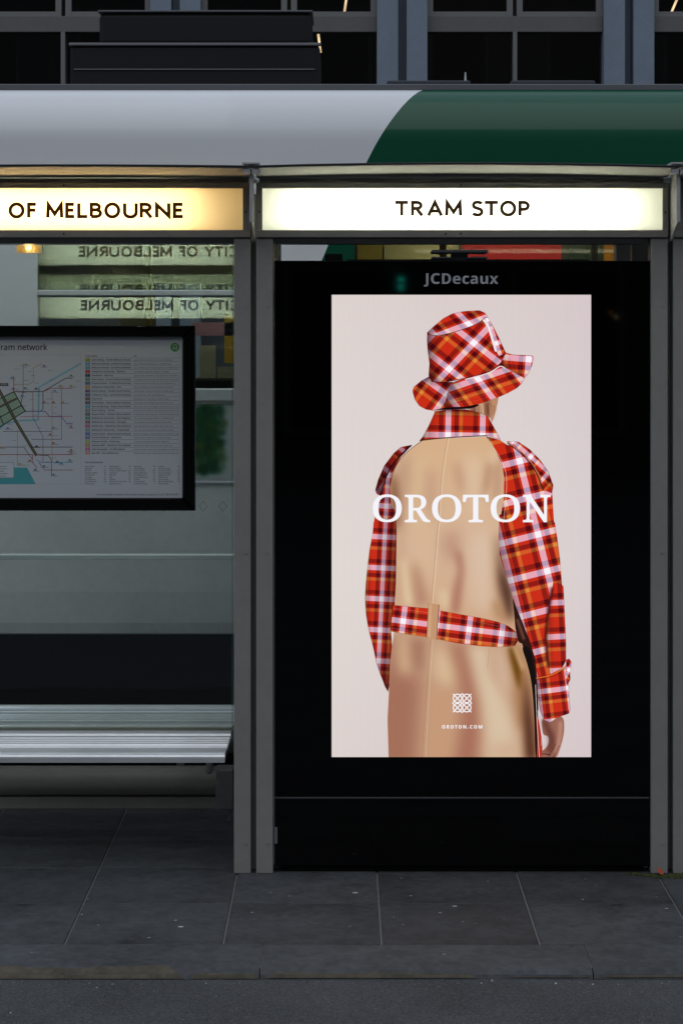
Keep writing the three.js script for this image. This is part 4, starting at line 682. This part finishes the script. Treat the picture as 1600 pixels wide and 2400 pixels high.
  mesh('skirt', extrudeX([[Z - 0.07, 0.612], [Z - 0.035, 0.606], [Z - 0.028, 0.612], [Z - 0.018, 0.66], [Z - 0.005, 0.80], [Z, 0.948], [Z - 0.04, 0.948]], XL, XR), mat.tramLow, t);
  mesh('underframe', box(XL, XR, 0.20, 0.598, -3.5, -2.9, 0.02), mat.tramGrey, t);
  for (const x of [-4.6, -2.8, 2.8, 4.6]) { const g = new THREE.CylinderGeometry(0.32, 0.32, 0.12, 28); g.rotateX(Math.PI / 2); g.translate(x, -0.02, Z - 0.06); mesh('wheel', g, mat.tramDark, t); }
  // inside
  mesh('floor', box(XL, XR, 0.60, 0.66, far + 0.05, Z - 0.08), mat.tramGrey, t);
  mesh('far_side', merge(box(XL, XR, -0.22, 1.55, far, far + 0.05), box(XL, XR, 2.25, 3.05, far, far + 0.05), box(XL, XR, 1.5505, 1.62, far + 0.001, far + 0.02)), mat.tramIn, t);
  for (const x of [-7.9, -5.2, -3.9, -2.6, -1.15, 0.1, 1.4, 2.7, 4.0, 5.3, 7.9]) mesh('far_pillar', box(x - 0.1, x + 0.1, 1.551, 2.249, far + 0.002, far + 0.05), mat.tramIn, t);
  mesh('end_wall', box(XL - 0.04, XL, 0.6, 3.04, far, Z - 0.1), mat.white, t); mesh('end_wall', box(XR, XR + 0.04, 0.6, 3.04, far, Z - 0.1), mat.green, t);
  const card = (x0, x1, y0, y1, c, l) => mesh('advertising_card', box(x0, x1, y0, y1, far + 0.052, far + 0.06), M(...c, 0.6), t, l);
  card(0.09, 0.23, 2.27, 2.62, [0.45, 0.36, 0.06], 'olive yellow card'); card(0.24, 0.66, 2.27, 2.62, [0.62, 0.58, 0.30], 'pale yellow card'); card(0.68, 1.24, 2.27, 2.62, [0.62, 0.02, 0.03], 'red card'); card(1.27, 1.46, 2.27, 2.62, [0.02, 0.05, 0.02], 'dark green card'); card(1.48, 1.80, 2.27, 2.62, [0.62, 0.25, 0.01], 'orange card');
  card(-0.84, -0.60, 1.955, 2.03, [0.62, 0.36, 0.55], 'pink strip'); card(-0.66, -0.50, 1.80, 2.07, [0.70, 0.48, 0.02], 'yellow card'); card(-0.80, -0.71, 1.64, 1.90, [0.50, 0.52, 0.45], 'pale card'); card(-0.70, -0.61, 1.63, 1.78, [0.42, 0.44, 0.38], 'pale card');
  for (const x of [-1.75, -0.95, 0.5, 1.25]) mesh('grab_pole', rod([x, 0.66, -2.9], [x, 2.70, -2.9], 0.017), mat.yellow, t);
  for (const x of [-2.4, -1.5, -0.66, 0.4, 1.3, 2.2]) { const g = new RoundedBoxGeometry(0.44, 0.95, 0.09, 4, 0.045); g.translate(x, 1.26, -3.35); mesh('seat', g, mat.seat, t); }
  for (const [x, pw] of [[-0.75, 3.5], [0.95, 12], [2.7, 12]]) {  // added lamps, put in to brighten the advertising cards
    const f = mesh('added_ceiling_light', box(x - 0.55, x + 0.55, 2.675, 2.70, -4.12, -3.98, 0.004), new THREE.MeshStandardMaterial({ color: 0xffffff, emissive: lin(0.9, 0.75, 0.45) }), t);
    const L = new THREE.RectAreaLight(lin(1, 0.90, 0.7), pw, 1.1, 0.14); L.position.set(x, 2.67, -4.05); L.rotation.x = -Math.PI / 2; t.add(L);
  }
  // on the roof: cooling unit, hatches, aerial
  mesh('cooling_unit_base', merge(box(-1.32, -0.104, 3.09, 3.365, -3.30, -2.75, 0.02)), mat.coolerBlack, t);
  mesh('cooling_unit_rail', merge(box(-1.325, -0.099, 3.362, 3.376, -2.77, -2.738, 0.004), box(-1.30, -0.13, 3.245, 3.250, -2.756, -2.744)), mat.grey, t);
  mesh('cooling_unit', merge(box(-1.185, -0.146, 3.366, 3.535, -3.25, -2.80, 0.03)), mat.coolerBlack, t);
  mesh('cooling_unit_lid', box(-1.19, -0.14, 3.533, 3.542, -3.26, -2.79, 0.003), mat.tramGrey, t);
  mesh('roof_hatch', box(0.208, 0.592, 3.09, 3.122, -2.5, -2.15, 0.008), mat.pierDark, t); mesh('roof_hatch', box(0.777, 1.165, 3.09, 3.122, -2.5, -2.15, 0.008), mat.pierDark, t);
  mesh('aerial', new THREE.CylinderGeometry(0.003, 0.006, 0.05, 8).translate(0.571, 3.14, -2.2), mat.tramTrim, t);
}

// ------------------------------------------------------------------ building across the street
{
  const t = thing('office_building', 'blue grey office building with paired piers and dark windows behind the tram', 'building', [0, 0, -14.15]);
  const bay = 2.29, TOP = 17;
  mesh('rear_wall', box(-24, 24, -0.34, TOP, -3.4, -3.0), mat.room, t);
  for (const y of [4.2, 7.8, 11.4, 15.0]) mesh('floor_slab', box(-24, 24, y - 0.15, y + 0.15, -2.99, -0.3), mat.room, t);
  mesh('parapet', box(-24, 24, TOP, TOP + 0.9, -3.4, 0.05), mat.pier, t);
  mesh('shop_front', box(-24, 24, -0.34, 3.9, -0.28, -0.2), mat.pierDark, t);
  for (let i = -10; i <= 10; i++) {
    const c = 0.612 + bay * i;
    const pr = mesh('pier', box(c - 0.254, c - 0.04, -0.34, TOP, -0.3, 0.0, 0.006), mat.pier, t);
    mesh('pier', box(c + 0.045, c + 0.256, -0.34, TOP, -0.3, 0.0, 0.006), mat.pier, t); mesh('pier_groove', box(c - 0.0395, c + 0.0445, -0.34, TOP, -0.3, -0.24), mat.pier, pr);
    const a = c + 0.258, b = c + bay - 0.256, m = (a + b) / 2, fl = i >= -3 && i <= 2 ? [3.95, 7.55, 11.15] : [3.95, 7.55];
    for (const y of fl) {
      const tr = mesh('transom', box(a, b, y + 1.115, y + 1.275, -0.26, -0.10, 0.004), mat.transom, t);
      const w = mesh('window', merge(box(m - 0.021, m + 0.021, y, y + 1.114, -0.24, -0.08), box(a, b, y - 0.05, y - 0.001, -0.26, -0.06)), mat.frameGrey, t);
      for (const [p, q] of [[a, m - 0.022], [m + 0.022, b]]) { const pg = new THREE.PlaneGeometry(q - p, 1.113); pg.translate((p + q) / 2, y + 0.5565, -0.19); mesh('pane', pg, mat.roomGlass, w); }
      for (const [p, q] of [[a, m - 0.02], [m + 0.02, b]]) {
        const s = mesh('window', merge(box(p, p + 0.06, y + 1.276, y + 3.3, -0.22, -0.12), box(q - 0.06, q, y + 1.276, y + 3.3, -0.22, -0.12), box(p + 0.0605, q - 0.0605, y + 1.276, y + 1.325, -0.22, -0.125)), mat.frameGrey, t);
        const pg = new THREE.PlaneGeometry(q - p - 0.12, 1.97); pg.translate((p + q) / 2, y + 2.31, -0.17); mesh('pane', pg, mat.roomGlass, s);
      }
    }
  }
  // lit tubes inside the rooms
  const glow = new THREE.MeshStandardMaterial({ color: 0xffffff, emissive: lin(1.5, 1.05, 0.5) });
  for (const [x, y, z, l, tl] of [[0.05, 5.62, -1.6, 0.30, 0.14], [1.35, 5.9, -1.9, 0.7, 1.35], [2.1, 5.85, -2.2, 0.6, 1.45], [3.55, 5.5, -1.3, 0.2, 0.4], [-0.235, 5.085, -0.95, 0.24, -0.12]]) {
    const a = [x - Math.sin(tl) * l / 2, y - Math.cos(tl) * l / 2, z], b = [x + Math.sin(tl) * l / 2, y + Math.cos(tl) * l / 2, z];
    mesh('room_light', rod(a, b, 0.013), glow, t);
    const L = new THREE.PointLight(lin(1, 0.75, 0.4), 0.012); L.position.set(x, y, z + 0.06); t.add(L);
  }
}
// ------------------------------------------------------------------ terrace behind the camera: it is what the black glass mirrors
{
  const t = thing('street_terrace', 'dark stone terrace on the near side of the street, outside the view', 'building', [0, 0, 23]);
  mesh('wall', box(-30, 30, -0.34, 13, 0, 0.6), M(0.03, 0.032, 0.036, 0.8), t);
  for (const [x, y, w, h, c, q] of [[0.83, 2.80, 0.11, 0.045, [0, 5, 3.6], 0.002], [0.83, 2.69, 0.10, 0.08, [0, 3, 2.2], 0.002], [3.88, 2.27, 0.05, 0.07, [24, 19, 11], 0.004], [3.80, 2.33, 0.04, 0.04, [9, 5, 2], 0.002]]) {
    mesh('wall_light', box(x - w / 2, x + w / 2, y - h / 2, y + h / 2, -0.05, -0.002, 0.004), new THREE.MeshStandardMaterial({ color: 0xffffff, emissive: lin(...c) }), t);
    const L = new THREE.PointLight(lin(...c.map((v) => v / Math.max(...c))), q); L.position.set(x, y, -0.12); t.add(L);
  }
  for (let i = -7; i <= 7; i++) for (const y of [0.6, 4.6, 8.6]) { const w = mesh('window', box(i * 3.2 - 0.8, i * 3.2 + 0.8, y, y + 2.4, -0.06, -0.001), mat.frameGrey, t); mesh('pane', box(i * 3.2 - 0.72, i * 3.2 + 0.72, y + 0.08, y + 2.32, -0.075, -0.0605), mat.dayGlass, w); }
}

// ------------------------------------------------------------------ small things on the pavement
{
  const g = new THREE.IcosahedronGeometry(1, 0), n = 900, moss = new THREE.InstancedMesh(g, mat.moss, n), mx = new THREE.Matrix4(), q = new THREE.Quaternion();
  for (let i = 0; i < n; i++) { const u = rnd(), x = 1.00 + 0.33 * Math.sqrt(u), z = 0.012 + 0.055 * (rnd() + rnd() - 1) * (0.4 + u) + 0.02 * Math.sin(x * 23), s = rr(0.0018, 0.0042); q.setFromEuler(new THREE.Euler(rnd() * 6, rnd() * 6, rnd() * 6)); mx.compose(new THREE.Vector3(x, s * 0.3, z), q, new THREE.Vector3(s, s * 0.8, s)); moss.setMatrixAt(i, mx); const k = rr(0.5, 1.4); moss.setColorAt(i, lin(k * rr(0.9, 1.3), k, k)); }
  moss.name = 'moss'; moss.userData = { kind: 'stuff', label: 'low moss growing on the slabs at the foot of the end post', category: 'moss' }; scene.add(moss);
  const s = new THREE.Shape(); s.moveTo(0, -0.016); s.bezierCurveTo(0.012, -0.010, 0.014, 0.006, 0, 0.018); s.bezierCurveTo(-0.014, 0.006, -0.012, -0.010, 0, -0.016);
  const lg = new THREE.ShapeGeometry(s, 8); const p = lg.attributes.position; for (let i = 0; i < p.count; i++) p.setZ(i, 14 * p.getX(i) ** 2 + 0.004); lg.computeVertexNormals();
  const l = mesh('fallen_leaf', lg, mat.leaf); l.rotation.set(-0.9, 0.3, 0.6); l.position.set(1.143, 0.014, 0.02); l.userData = { label: 'small orange leaf lying beside the end post', category: 'leaf' };
}
renderer.render(scene, camera);
